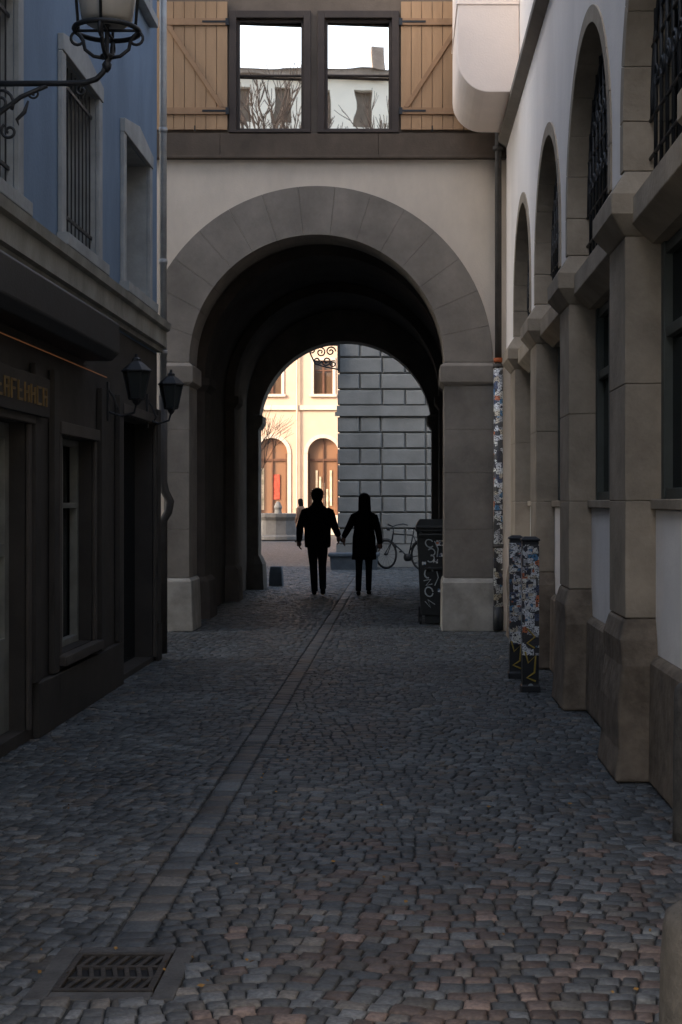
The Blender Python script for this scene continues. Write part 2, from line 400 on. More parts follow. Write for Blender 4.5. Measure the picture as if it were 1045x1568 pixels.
for (a,c,d,e) in ((X0-.075,X0-.003,Y0-.07,Y1+.07),(X1+.003,X1+.075,Y0-.07,Y1+.07),(X0-.002,X1+.002,Y0-.07,Y0-.003),(X0-.002,X1+.002,Y1+.003,Y1+.07)): b.box(a,c,d,e,-.03,.0015)
b.build('stone_collar',M('collar_stone',(.085,.082,.078),.8,.35,9,.6,50),go,.005)

b=MB()
for i in range(80):
    x=random.uniform(-2.2,1.0); y=random.uniform(3.6,9) if i>12 else random.uniform(4.3,5); 
    if i<=12: x=random.uniform(-1.3,-.5)
    a=random.random()*6.3; s=random.uniform(.004,.010)
    p=[(x+s*1.6*math.cos(a),y+s*1.6*math.sin(a),.012),(x+s*.7*math.cos(a+1.6),y+s*.7*math.sin(a+1.6),.006),(x-s*1.4*math.cos(a),y-s*1.4*math.sin(a),.010),(x-s*.7*math.cos(a+1.6),y-s*.7*math.sin(a+1.6),.014)]
    b.add(p,[(0,1,2,3)])
b.build('fallen_leaves',m_leaf)

# ---------------------------------------------------------------- LEFT blue building
LB=grp('blue_townhouse'); XL=-2.43; HB=9.5; YS=.5
ops=[(2.6,3.8,3.47,4.72),(5.0,6.15,3.47,4.72),(7.7,8.85,3.47,4.72),(10.1,11.2,3.47,4.72),(12.3,13.45,3.47,4.72)]
ops+= [(a,c,6.2,7.9) for a,c,_,_ in ops]
b=MB(); b.wallgrid('x',XL,YS,14,3.0,HB,ops,-.32,0,1)
b.add([(XL,14,0),(XL-9,14,0),(XL-9,14,HB),(XL,14,HB)],[(0,1,2,3)],0)
b.add([(XL,YS,0),(XL-9,YS,0),(XL-9,YS,HB),(XL,YS,HB)],[(0,1,2,3)],0)
b.add([(XL-9,14,0),(XL-9,YS,0),(XL-9,YS,HB),(XL-9,14,HB)],[(0,1,2,3)],0)
b.build('upper_wall',[m_blue,m_bluetrim],LB)
b=MB(); b.ext([(YS-.2,HB),(YS-.2,HB+.2),(14.1,HB+.2),(14.1,HB)],'x',XL-9,XL+.25); 
b.ext([(XL+.2,HB+.201),(XL-4.5,HB+2),(XL-9,HB+.201)],'y',YS-.2,14.1); b.build('roof',m_roof,LB)
b=MB(); gl=MB(); fr=MB(); ir=MB()
for (y0,y1,z0,z1) in ops:
    t=.12; x0,x1=XL+.001,XL+.035
    b.box(x0,x1,y0-t,y0-.001,z0-.03,z1+.001); b.box(x0,x1,y1+.001,y1+t,z0-.03,z1+.001)
    b.ext([(y0-t,z1+.002),(y1+t,z1+.002),(y1+t,z1+t),((y0+y1)/2,z1+t*1.9),(y0-t,z1+t)],'x',x0,x1+.01)
    b.box(x0,x1+.05,y0-t-.03,y1+t+.03,z0-.12,z0-.032)
    gl.add([(XL-.26,y0,z0),(XL-.26,y1,z0),(XL-.26,y1,z1),(XL-.26,y0,z1)],[(0,1,2,3)])
    f=.06
    for a,c,d,e in ((y0,y0+f,z0,z1),(y1-f,y1,z0,z1),(y0+f,y1-f,z0,z0+f),(y0+f,y1-f,z1-f,z1),((y0+y1)/2-.03,(y0+y1)/2+.03,z0+f,z1-f),(y0+f,y1-f,z1-.45,z1-.40)):
        fr.box(XL-.259,XL-.20,a,c,d,e)
for (y0,y1,z0,z1) in ops[2:4]:
    k=9
    for i in range(k):
        yy=y0+(y1-y0)*(i+.5)/k; ir.tube([(XL-.03,yy,z0),(XL-.03,yy,z1)],.006,6)
    for zz in (z0+.15,z1-.15): ir.box(XL-.038,XL-.022,y0,y1,zz-.012,zz+.012)
b.build('window_surrounds',m_bluetrim,LB,.006); gl.build('window_glass',m_glassD,LB); fr.build('window_frames',m_bluetrim,LB,.004); ir.build('window_bars',m_black,LB)
b=MB(); 
b.ext([(XL,3.02),(XL+.05,3.02),(XL+.055,3.06),(XL+.09,3.07),(XL+.095,3.22),(XL+.13,3.235),(XL+.14,3.30),(XL+.02,3.34),(XL,3.34)],'y',YS,14.02)
b.build('shop_cornice',m_cornice,LB)
gops=[(4.8,6.2,.5,2.2),(7.9,9.12,.08,2.05),(10.0,11.07,.47,2.02),(12.2,13.75,.05,2.3)]
b=MB(); b.wallgrid('x',XL,YS,14,0,3.0,gops,-.28,0,0)
b.box(XL+.002,XL+.05,9.3,9.85,0,.36);b.box(XL+.002,XL+.05,9.85,12.1,0,.36);b.box(XL+.002,XL+.05,YS,7.8,0,.36);b.box(XL+.002,XL+.05,13.85,14.02,0,.36)
for y0,y1 in ((9.22,9.36),(9.72,9.86),(11.25,11.4),(11.95,12.08),(13.8,13.98)):
    b.box(XL+.003,XL+.045,y0,y1,.37,2.45)
b.build('shopfront_wall',m_shop,LB,.006)
b=MB()
for y0,y1,z0,z1 in gops:
    t=.07
    b.box(XL+.004,XL+.03,y0-t,y0-.002,z0,z1);b.box(XL+.004,XL+.03,y1+.002,y1+t,z0,z1);b.box(XL+.004,XL+.05,y0-t-.02,y1+t+.02,z1+.002,z1+.09)
    if z0>.3: b.box(XL+.004,XL+.08,y0-t-.02,y1+t+.02,z0-.07,z0-.002)
b.build('shopfront_mouldings',m_shop2,LB,.006)
b=MB(); f=.05
for y0,y1,z0,z1 in (gops[0],gops[2]):
    for a,c,d,e in ((y0,y0+f,z0,z1),(y1-f,y1,z0,z1),(y0+f,y1-f,z0,z0+f),(y0+f,y1-f,z1-f,z1),((y0+y1)/2-.03,(y0+y1)/2+.03,z0+f,z1-f),(y0+f,y1-f,1.5,1.54)):
        b.box(XL-.16,XL-.10,a,c,d,e)
y0,y1,z0,z1=gops[1]
for a,c,d,e in ((y0,y0+.1,z0,z1),(y1-.1,y1,z0,z1),(y0+.1,y1-.1,z0,z0+.6),(y0+.1,y1-.1,z1-.1,z1),(y0+.1,y1-.1,1.2,1.28)):
    b.box(XL-.16,XL-.10,a,c,d,e)
m_pale=M('pale_window_frame_paint',(.17,.175,.16),.6,.25,4,.1,30)
b.build('shop_window_frames',m_pale,LB,.004)
b=MB()
for y0,y1,z0,z1 in gops: b.add([(XL-.17,y0,z0),(XL-.17,y1,z0),(XL-.17,y1,z1),(XL-.17,y0,z1)],[(0,1,2,3)])
b.build('shop_glass',m_glassD,LB)
b=MB(); b.rloft([(2.62,XL+.01,XL+.20,3,10.85),(2.68,XL+.01,XL+.26,3,10.87),(2.90,XL+.01,XL+.26,3,10.87),(2.94,XL+.01,XL+.2,3,10.85)])
b.build('awning_box',m_black,LB,.01)
b=MB(); b.tube([(XL+.05,4,2.545),(XL+.05,11.4,2.545)],.004,6); b.build('led_strip',m_led,LB)
b=MB(); b.box(XL+.05,XL+.08,6.8,9.45,2.10,2.36); b.build('sign_board',m_shop,LB,.006)
b=MB(); y=7.0
while y<9.3:
    w=.10; k=random.randint(0,4); xx0,xx1=XL+.081,XL+.090
    b.box(xx0,xx1,y,y+.016,2.17,2.29)
    if k in(0,1,3): b.box(xx0,xx1,y+.016,y+w,2.276,2.29)
    if k in(0,2): b.box(xx0,xx1,y+.016,y+w,2.17,2.185)
    if k in(1,2,3,4): b.box(xx0,xx1,y+.016,y+w*.8,2.225,2.24)
    if k in(3,4): b.box(xx0,xx1,y+w-.016,y+w,2.17,2.275)
    y+=w+.05
b.build('sign_letters',m_gold,LB)
DP=grp('drainpipe'); b=MB(); b.tube([(XL+.05,14.07,HB),(XL+.05,14.07,2.55)],.036,12,0)
b.tube([(XL+.05,14.07,2.6),(XL+.05,14.07,1.75),(XL+.07,14.07,1.65),(XL+.12,14.07,1.55),(XL+.10,14.07,1.45),(XL+.05,14.07,1.36),(XL+.05,14.07,.05)],.042,12,1)
for z in (9,8,6.6,5.2,3.9,3.0): b.tube([(XL+.05,14.07,z),(XL+.05,14.07,z+.05)],.043,12,0)
b.build('pipe',[m_zinc,m_pipeD],DP,0,True)
m_lg=glass_mat('lantern_glass',(.03,.035,.035),(.5,.5,.5),.02)
def lantern(x,y,z,xw):
    L_=grp('wall_lantern'); b=MB(); c=(x,y,z)
    b.lathe([(.012,-.17),(.03,-.15),(.035,-.13),(.065,-.125),(.068,-.115),(.05,-.11)],c,6)
    b.lathe([(.09,.10),(.125,.105),(.125,.115),(.07,.165),(.035,.19),(.035,.21),(.012,.225),(.012,.25)],c,6)
    for j in range(6):
        a=2*pi*j/6; b.tube([(x+.062*math.cos(a),y+.062*math.sin(a),z-.12),(x+.11*math.cos(a),y+.11*math.sin(a),z+.105)],.006,6)
    b.tube([(xw,y,z-.22),(xw+(x-xw)*.5,y,z-.26),(x-.02,y,z-.23),(x,y,z-.16)],.010,8)
    b.tube([(xw,y,z-.02),(xw+.05,y,z-.10),(xw+.09,y,z-.2),(xw+.06,y,z-.25)],.008,8)
    b.box(xw-.001,xw+.015,y-.03,y+.03,z-.30,z+.02)
    b.build('lantern_iron',m_black,L_)
    b=MB(); b.lathe([(.058,-.11),(.104,.10)],c,6); b.build('lantern_glass_panes',m_lg,L_)
lantern(-2.19,11.66,2.51,XL); lantern(-2.20,13.45,2.55,XL)

SL=grp('street_lamp'); ly=7.5; lx=-1.565
b=MB()
b.tube([(XL,ly,3.75),(-1.78,ly,3.752),(-1.68,ly,3.755),(-1.62,ly,3.775),(-1.585,ly,3.81),(lx,ly,3.86)],[.016,.015,.015,.015,.014,.012],10)
b.box(XL-.01,XL+.02,ly-.05,ly+.05,3.35,3.95)
b.tube([(XL+.01,ly,3.40),(-2.3,ly,3.46),(-2.15,ly,3.58),(-2.02,ly,3.68),(-1.88,ly,3.74)],.013,8)
b.tube(spiral(-2.13,3.655,.075,.015,-.6,1.5,ly),.009,8); b.tube(spiral(-2.30,3.60,.085,.015,1.2,-1.5,ly),.009,8); b.tube(spiral(-1.70,3.715,.032,.006,1.5,1.3,ly),.007,8)
b.tube(spiral(-2.08,3.50,.045,.008,2.2,1.3,ly),.008,8); b.tube(spiral(-1.95,3.70,.03,.006,3.2,1.3,ly),.006,8)
b.tube([(-1.98,ly,3.66),(-2.0,ly,3.60),(-2.04,ly,3.56),(-2.03,ly,3.53)],[.006,.012,.01,.002],8)
b.lathe([(.006,-.12),(.022,-.10),(.026,-.08),(.010,-.055),(.035,-.04),(.035,-.03),(.012,-.015),(.012,.12),(.02,.13)],(lx,ly,3.93),14)
b.tube([(lx+.168*math.cos(2*pi*i/32),ly+.168*math.sin(2*pi*i/32),4.03) for i in range(32)],.014,8,closed=True)
for j in range(4):
    a=j*pi/2; cx,sy=math.cos(a),math.sin(a)
    P=[(.015,3.885),(.07,3.895),(.115,3.93),(.125,3.975),(.14,4.0),(.168,4.025)]
    b.tube([(lx+r*cx,ly+r*sy,z) for r,z in P],.010,8)
    P=[(.155+ .035*math.cos(t),3.99+.035*math.sin(t)) for t in [1.6-k*.45 for k in range(11)]]
    b.tube([(lx+r*cx,ly+r*sy,z) for r,z in P],.008,8)
    b.tube([(lx+.168*cx,ly+.168*sy,4.03),(lx+.0*cx,ly+.0*sy,4.03)],.008,8)
    b.tube([(lx+.15*cx,ly+.15*sy,4.04),(lx+.19*cx,ly+.19*sy,4.55)],.008,8)
b.lathe([(.24,.5),(.25,.52),(.20,.60),(.10,.68),(.04,.72),(.03,.80),(.002,.84)],(lx,ly,4.06),24)
b.build('bracket_and_cage',m_black,SL,0,True)
b=MB(); b.lathe([(.10,.0),(.13,.02),(.15,.14),(.17,.30),(.185,.5)],(lx,ly,4.06),28); b.build('glass_globe',m_frost,SL,0,True)

# ---------------------------------------------------------------- ARCH building
AB=grp('arched_gatehouse'); YF=17.1; CX=-1.044; ZS=3.23; RR=1.53; HG=8.2
b=MB(); b.archwall(-3.6,1.6,0,5.70,CX,1.57,ZS,'y',YF,17.75,0); b.build('plaster_front',m_plaster,AB)
b=MB(); b.box(-12,-3.61,YF+.3,25.8,0,HG); b.box(1.61,12,YF+.3,25.8,0,HG); b.build('side_masses',m_plaster,AB)
b=MB(); b.ring(CX,ZS,RR,2.115,'y',YF-.03,YF+.6,15,0,.0025,-2.88,1.08); b.build('arch_voussoirs',m_ring,AB,.003)
b=MB()
def pier(x0,x1):
    for z0,z1 in ((.64,1.22),(1.222,1.9),(1.902,2.42),(2.422,2.945)):
        b.box(x0,x1,YF-.03,YF+.62,z0,z1)
pier(.487,1.075); pier(-2.88,-2.575); b.build('pier_stones',m_pier,AB,.003)
b=MB()
for x0,x1,s in ((.487,1.075,-1),(-2.88,-2.575,1)):
    a0,a1=(x0-.05,x1+.0) if s<0 else (x0-.0,x1+.05)
    b.rloft([(2.95,x0,x1,YF-.032,YF+.63),(2.99,a0,a1,YF-.07,YF+.66),(3.18,a0,a1,YF-.08,YF+.66),(3.225,x0,x1,YF-.032,YF+.63)])
b.build('imposts',m_ring,AB,.006)
b=MB(); b.rloft([(0,.455,1.10,YF-.075,YF+.63),(.58,.46,1.09,YF-.07,YF+.63),(.636,.48,1.075,YF-.035,YF+.63)])
b.rloft([(0,-2.92,-2.52,YF-.09,YF+.63),(.60,-2.90,-2.54,YF-.07,YF+.63),(.636,-2.88,-2.57,YF-.035,YF+.63)])
b.build('plinths',m_plinth,AB,.012)
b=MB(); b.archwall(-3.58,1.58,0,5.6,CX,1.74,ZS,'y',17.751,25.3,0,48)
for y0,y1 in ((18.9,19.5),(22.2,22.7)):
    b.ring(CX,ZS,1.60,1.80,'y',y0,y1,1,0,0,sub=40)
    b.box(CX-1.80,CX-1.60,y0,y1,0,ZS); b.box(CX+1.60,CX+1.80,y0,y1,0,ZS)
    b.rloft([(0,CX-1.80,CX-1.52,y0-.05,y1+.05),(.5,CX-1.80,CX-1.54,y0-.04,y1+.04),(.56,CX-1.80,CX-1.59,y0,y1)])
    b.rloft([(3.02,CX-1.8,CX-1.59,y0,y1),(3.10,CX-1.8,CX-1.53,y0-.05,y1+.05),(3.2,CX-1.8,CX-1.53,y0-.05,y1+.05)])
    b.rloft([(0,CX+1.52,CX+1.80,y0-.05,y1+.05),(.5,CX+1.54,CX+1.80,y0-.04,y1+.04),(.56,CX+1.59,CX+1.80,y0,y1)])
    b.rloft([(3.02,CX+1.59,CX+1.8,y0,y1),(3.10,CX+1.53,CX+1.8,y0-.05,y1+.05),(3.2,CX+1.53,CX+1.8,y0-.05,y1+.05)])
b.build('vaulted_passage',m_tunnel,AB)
b=MB(); b.archwall(-3.6,1.6,0,5.7,CX,1.54,2.88,'y',25.301,25.8,0,48)
for s in (-1,1):
    xa,xb=(CX-1.53,CX-1.62) if s<0 else (CX+1.53,CX+1.62)
    x0,x1=min(xa,xb),max(xa,xb)
    e=.07
    b.rloft([(0,x0-(e if s>0 else 0)-.02*(s>0),x1+(e if s<0 else 0)+.02*(s<0),25.2,25.9),(.45,x0-(e if s>0 else 0),x1+(e if s<0 else 0),25.22,25.88),(.6,x0,x1,25.29,25.81)])
    b.rloft([(2.85,x0,x1,25.29,25.81),(2.95,x0-(e if s>0 else 0),x1+(e if s<0 else 0),25.24,25.86),(3.08,x0-(e if s>0 else 0),x1+(e if s<0 else 0),25.24,25.86),(3.12,x0,x1,25.29,25.81)])
b.build('exit_arch',m_pier,AB)
b=MB(); wl=(-2.01,-1.20,6.015,7.365); wr=(-.95,-.14,6.015,7.365)
m_taupe=M('taupe_plaster',(.14,.11,.085),.9,.2,2,.3,40)
b.wallgrid('y',YF+.02,-3.6,1.6,5.975,HG,[wl,wr],.18,0,0)
b.build('upper_wall',m_taupe,AB)
b=MB(); b.box(-3.6,1.6,YF+.3,25.8,5.72,HG); b.build('upper_mass',m_void,AB)
b=MB(); b.ext([(YF-.25,HG+.002),(21.5,12.0),(26.0,HG+.002)],'x',-12,12); b.build('roof',m_roof,AB)
b=MB(); x=-3.6
for w in (1.4,1.9,1.9): b.box(x,min(x+w-.003,1.6),YF-.05,YF+.25,5.701,5.97); x+=w
b.box(-3.6,1.6,YF-.09,YF+.2,5.665,5.70)
b.build('timber_band',m_band,AB,.006)
gl=MB(); fr=MB()
for (x0,x1,z0,z1) in (wl,wr):
    fw=.085
    for a,c,d,e in ((x0-fw,x0+.0,z0-.0,z1+fw),(x1,x1+fw,z0,z1+fw),(x0,x1,z1,z1+fw)): fr.box(a,c,YF-.03,YF+.19,d,e)
    fr.box(x0-fw,x1+fw,YF-.06,YF+.19,z0-.035,z0-.002)
    f=.035; zm=z0+(z1-z0)*.5
    for a,c,d,e in ((x0,x0+f,z0,z1),(x1-f,x1,z0,z1),(x0+f,x1-f,z0,z0+f),(x0+f,x1-f,z1-f,z1),(x0+f,x1-f,zm-.010,zm+.010)): fr.box(a,c,YF+.03,YF+.08,d,e)
    th=R(3.2); w=(x1-x0)/2; dy=math.sin(th)*w; 
    gl.add([(x0,YF+.11-dy,z0),(x1,YF+.11+dy,z0),(x1,YF+.11+dy,z1),(x0,YF+.11-dy,z1)],[(0,1,2,3)])
gl.build('window_glass',m_glassR,AB); fr.build('window_frames',m_frame,AB,.004)
pl=MB(); rl=MB(); hg=MB()
def shutter(x0,x1,flip):
    z0,z1=6.02,7.56; n=6; w=(x1-x0)/n
    for i in range(n): pl.box(x0+i*w+.003,x0+(i+1)*w-.003,YF-.03,YF+.0,z0,z1-.002*random.random())
    for zc in (6.24,7.31): rl.box(x0+.01,x1-.01,YF-.052,YF-.031,zc-.04,zc+.04)
    a,c=((x0+.03,7.265),(x1-.08,6.285)) if not flip else ((x1-.03,7.265),(x0+.08,6.285))
    d=.05 if not flip else -.05
    rl.ext([(a[0],a[1]),(a[0]+d*1.3,a[1]),(c[0]+d,c[1]),(c[0]-d*.3,c[1])],'y',YF-.050,YF-.031)
    hx=x1 if not flip else x0
    for zc in (6.24,7.31): hg.box(min(hx,hx+(-.3 if not flip else .3)),max(hx,hx+(-.3 if not flip else .3)),YF-.058,YF-.053,zc-.012,zc+.012)
    hg.tube([((x0+x1)/2,YF-.06,5.99),((x0+x1)/2,YF-.06,6.06)],.008,6)
    hg.box(hx-.02,hx+.02,YF-.06,YF-.03,6.20,6.28); hg.box(hx-.02,hx+.02,YF-.06,YF-.03,7.27,7.35)
shutter(-2.89,-2.115,False); shutter(-.035,.72,True)
pl.box(.73,1.06,YF-.03,YF,6.02,7.56)
for i in range(5): pl.box(-3.55+i*.13,-3.42+i*.13-.004,YF-.03,YF,6.02,7.56)
pl.build('shutter_planks',m_shut,AB,.003); rl.build('shutter_rails',m_shut2,AB,.003); hg.build('shutter_hinges',m_black,AB)
SP=grp('drainpipe'); b=MB(); b.tube([(1.13,17.0,HG),(1.13,17.0,3.2)],.04,12,0); b.tube([(1.13,17.0,3.2),(1.13,17.0,.3)],.056,16,1); b.tube([(1.13,17.0,.3),(1.13,17.0,.02)],.062,12,2)
for z in (3.15,5.75,7.5,1.0): b.tube([(1.13,17.0,z),(1.13,17.0,z+.05)],.064,12,0)
b.tube([(1.13,17.0,3.22),(1.13,17.0,3.27)],.056,12,3)
b.build('pipe',[m_pipeD,m_st2,m_black,M('orange_tape',(.4,.10,.03),.6)],SP,0,True)

# ---------------------------------------------------------------- RIGHT arcaded building
RB=grp('arcaded_building'); XR=1.23; XW=1.40; HR=8.0
PY=[0.0,2.6,5.25,7.9,10.6,13.2,15.75]; PD=.60
up=MB(); st=MB(); cap=MB(); bs=MB(); pls=MB(); jn=MB(); gls=MB(); led=MB(); ir=MB(); arc=MB()
for i,y in enumerate(PY):
    y1=y+PD
    for z0,z1 in ((.9,1.55),(1.552,2.2),(2.202,3.02)): st.box(XR,XR+.5,y,y1,z0,z1)
    cap.rloft([(3.02,XR-.005,XR+.5,y-.005,y1+.005),(3.05,XR-.03,XR+.5,y-.03,y1+.03),(3.13,XR-.09,XR+.5,y-.09,y1+.09),(3.24,XR-.09,XR+.5,y-.09,y1+.09),(3.38,XR-.002,XR+.5,y-.01,y1+.01)])
    j=lambda: random.uniform(-.015,.015)
    bs.rloft([(0,XR-.06+j(),XR+.5,y-.09+j(),y1+.07+j()),(.18,XR-.05+j(),XR+.5,y-.08+j(),y1+.06),(.42,XR-.045+j(),XR+.5,y-.07+j(),y1+.05),(.64,XR-.04+j(),XR+.5,y-.075,y1+.05),(.78,XR-.035,XR+.5,y-.05,y1+.04),(.90,XR-.002,XR+.5,y-.002,y1+.002)])
for i in range(len(PY)):
    a=PY[i]+PD; c=PY[i+1] if i+1<len(PY) else 17.6
    if c-a<1.5:
        up.box(XR,XR+.5,a-.3,17.09,3.38,HR); pls.box(XW,XW+.3,a,17.09,0,3.38); continue
    r=(c-a)/2; cy=(a+c)/2; zs=3.66
    up.archwall(PY[i]+.3,PY[i+1]+.3,3.38,5.78,cy,r+.02,zs,'x',XR,XR+.5,0,32)
    up.box(XR,XR+.5,PY[i]+.3,PY[i+1]+.3,5.95,HR)
    arc.ring(cy,zs,r,r+.11,'x',XR-.012,XR+.24,11,0,.003)
    arc.box(XR-.012,XR+.24,a-.11,a-.0,3.385,zs-.003); arc.box(XR-.012,XR+.24,c,c+.11,3.385,zs-.003)
    bs.rloft([(0,XW-.06,XW+.3,a+.09,c-.09),(.66,XW-.05,XW+.3,a+.08,c-.08),(.70,XW-.02,XW+.3,a+.08,c-.08)])
    pls.box(XW,XW+.3,a+.002,c-.002,.701,1.50)
    st.box(XW-.03,XW+.3,a+.002,c-.002,1.503,1.56)
    led.rloft([(2.98,XW-.02,XW+.3,a,c),(3.08,XR+.03,XW+.3,a,c),(3.22,XR+.03,XW+.3,a,c),(3.34,XW-.05,XW+.3,a,c)])
    f=.08; z0,z1=1.56,2.98
    jn.box(XW+.03,XW+.10,a,a+f,z0,z1); jn.box(XW+.03,XW+.10,c-f,c,z0,z1)
    for q in (1,2): 
        yy=a+(c-a)*q/3; jn.box(XW+.03,XW+.10,yy-.035,yy+.035,z0,z1)
    for zz in (z0,z1-.07,2.45): jn.box(XW+.04,XW+.09,a+f,c-f,zz,zz+.06)
    gls.add([(XW+.08,a,z0),(XW+.08,c,z0),(XW+.08,c,z1),(XW+.08,a,z1)],[(0,1,2,3)])
    gls.add([(XW+.03,a,3.3),(XW+.03,c,3.3),(XW+.03,c,zs+r),(XW+.03,a,zs+r)],[(0,1,2,3)])
    xg=XW-.03
    nb=12
    for q in range(1,nb):
        yy=a+(c-a)*q/nb; zt=zs+math.sqrt(max(0,r*r-(yy-cy)**2)); ir.tube([(xg,yy,3.34),(xg,yy,zt)],.011,6)
    for zz in (3.45,3.66,4.05,4.4):
        hw=r if zz<=zs else math.sqrt(max(0.01,r*r-(zz-zs)**2)); ir.tube([(xg,cy-hw,zz),(xg,cy+hw,zz)],.011,6)
    for q in range(nb):
        for zz in (3.85,4.22):
            yy=a+(c-a)*(q+.5)/nb
            if (yy-cy)**2+(zz-zs)**2<(r-.12)**2:
                pts=[(xg-.01,yy+p[0],zz+p[2]) for p in spiral(0,0,.07,.015,q,1.4,0,16)]
                ir.tube(pts,.009,6)
    ir.tube([(xg,cy+(r-.06)*math.cos(pi*t/24),zs+(r-.06)*math.sin(pi*t/24)) for t in range(25)],.012,6)
up.box(XR+.5,XR+9,0,26,0,HR); up.box(XR+.0,XR+.5,-.0,.3,3.38,HR)
up.build('white_upper_wall',m_white,RB); st.build('pilaster_shafts',m_sand,RB,.006); cap.build('capitals',m_sand,RB,.01)
bs.build('rough_stone_bases',m_sandD,RB,.025,bseg=3)
pls.build('parapet_plaster',m_par,RB); jn.build('window_joinery',m_green,RB,.004); gls.build('window_glass',m_glassD,RB); led.build('impost_ledge',m_sand,RB,.006); ir.build('wrought_iron_grilles',m_black,RB,0,True); arc.build('arch_surrounds',m_sand,RB,.004)
b=MB(); b.rloft([(5.782,XR-.01,XR+.49,0,17.0),(5.84,XR-.10,XR+.49,0,17.0),(5.91,XR-.10,XR+.49,0,17.0),(5.948,XR-.01,XR+.49,0,17.0)]); b.build('string_course',m_ring,RB)
b=MB(); b.ext([(-.4,HR),(-.4,HR+.15),(17,HR+.15),(17,HR)],'x',XR-.2,XR+9); b.ext([(XR-.2,HR+.151),(XR+4.5,HR+1.8),(XR+9,HR+.151)],'y',0,17); b.build('roof',m_roof,RB)
b=MB(); xo0,xo1=.575,XR-.003; rc=.34; zb=5.9
p=[(xo0,HR-.05),(xo0,zb+rc)]+[(xo0+rc-rc*math.cos(t*pi/2/10),zb+rc-rc*math.sin(t*pi/2/10)) for t in range(1,11)]+[(xo1,zb),(xo1,HR-.05)]
b.ext(p,'y',15.1,16.75); b.build('oriel_bay',m_pink,RB,.01)
b=MB()
b.ext([(xo0-.012,6.83),(xo0-.012,6.845),(xo1,6.845),(xo1,6.83)],'y',15.088,16.76)
b.build('oriel_moulding',m_pink,RB,.003)

# sticker posts
for (x0,x1,y,h,ty_) in ((.966,1.099,11.56,1.25,1),(.930,1.045,12.45,1.24,0)):
    P=grp('sticker_covered_post'); b=MB()
    w=x1-x0
    b.rloft([(0,x0-.012,x1+.012,y-.012,y+w+.012),(.05,x0-.012,x1+.012,y-.012,y+w+.012),(.06,x0,x1,y,y+w),(h-.02,x0,x1,y,y+w)],1)
    b.rloft([(.30,x0-.002,x1+.002,y-.002,y+w+.002),(h-.05,x0-.002,x1+.002,y-.002,y+w+.002)],0)
    b.rloft([(h-.02,x0-.01,x1+.01,y-.01,y+w+.01),(h-.005,x0-.01,x1+.01,y-.01,y+w+.01),(h+.015,x0+.02,x1-.02,y+.02,y+w-.02)],1)
    b.build('post',[m_st1,m_black],P,.004)
    b=MB()
    cx=(x0+x1)/2
    b.tube([(cx-.045,y-.004,.33),(cx-.02,y-.004,.24),(cx+.04,y-.004,.30),(cx+.03,y-.004,.16),(cx-.03,y-.004,.12),(cx+.04,y-.004,.09)],.008,6)
    if ty_: b.tube([(cx-.03,y-.004,.52),(cx+.035,y-.004,.45),(cx-.03,y-.004,.40),(cx+.03,y-.004,.36)],.008,6)
    b.build('painted_tag',m_tagy,P)
    b=MB(); b.lathe([(.022,0),(.022,.003)],(0,0,0),12); o=b.build('round_sticker',m_tag,P); o.rotation_euler=(R(90),0,0); o.location=(cx,y-.003,.05 if ty_ else .6)
    b=MB()
    for q in range(7):
        zz=.58+q*.09; xx=x0+.003+random.random()*w*.35
        b.box(xx,xx+w*.6,y-.005,y-.0025,zz,zz+.045+.03*random.random())
    b.build('pasted_labels',sticker_mat('labels',scale=34,seed=x0*9,amount=1.1,thr=.60),P)

def bollard(x,y,r,h):
    G=grp('granite_bollard'); b=MB()
    b.lathe([(r*1.02,-.03),(r,.05),(r*.97,h*.6),(r*.93,h-.07),(r*.88,h-.03),(r*.70,h-.008),(r*.35,h),(.001,h+.002)],(x,y,0),24)
    b.build('bollard_body',m_gran,G,0,True)
bollard(.865,3.9,.165,.44); bollard(1.315,6.5,.085,.72)

# wheelie bin
WB=grp('wheelie_bin'); b=MB(); x0,x1,y0,y1=.17,.66,17.85,18.5
b.rloft([(.12,x0+.05,x1-.03,y0+.08,y1-.02),(.5,x0+.03,x1-.02,y0+.05,y1-.01),(1.18,x0,x1,y0,y1)])
b.rloft([(1.18,x0-.02,x1+.02,y0-.03,y1+.03),(1.22,x0-.02,x1+.02,y0-.03,y1+.03)])
b.rloft([(1.22,x0-.015,x1+.015,y0-.05,y1+.03),(1.25,x0-.015,x1+.015,y0-.05,y1+.03),(1.33,x0+.03,x1-.03,y0+.1,y1-.02)])
b.tube([(x0+.04,y0-.06,1.14),(x1-.04,y0-.06,1.14)],.015,8)
b.box(x0+.03,x0+.06,y0-.07,y0,1.12,1.17); b.box(x1-.06,x1-.03,y0-.07,y0,1.12,1.17)
b.box(x0+.1,x1-.05,y0+.0,y0+.05,.70,.73)
b.rloft([(0.02,x0+.1,x1-.1,y0+.1,y0+.16),(.12,x0+.1,x1-.1,y0+.1,y0+.16)])
b.build('bin_body_and_lid',m_bin,WB,.012)
b=MB()
for xx in (x0+.02,x1-.06):
    b.tube([(xx,y1-.1,.10),(xx+.05,y1-.1,.10)],.10,16)
    b.tube([(xx+.01,y0+.12,.05),(xx+.04,y0+.12,.05)],.05,14)
b.build('wheels',m_rub,WB)
b=MB(); yy=y0-.004
def faceY(z): return y0+(.05*(1.18-z)/.68 if z>.5 else .05+.03*(.5-z)/.38)
def stroke(pts,r=.009): 
    b.tube([(x0+.03+p[0]+.02*math.sin(p[1]*9),faceY(p[1])-.003,p[1]) for p in pts],r,6)
def arcp(cx,cz,r,a0,a1,n=9,sz=1): return [(cx+r*math.cos(a0+(a1-a0)*i/n),cz+sz*r*math.sin(a0+(a1-a0)*i/n)) for i in range(n+1)]
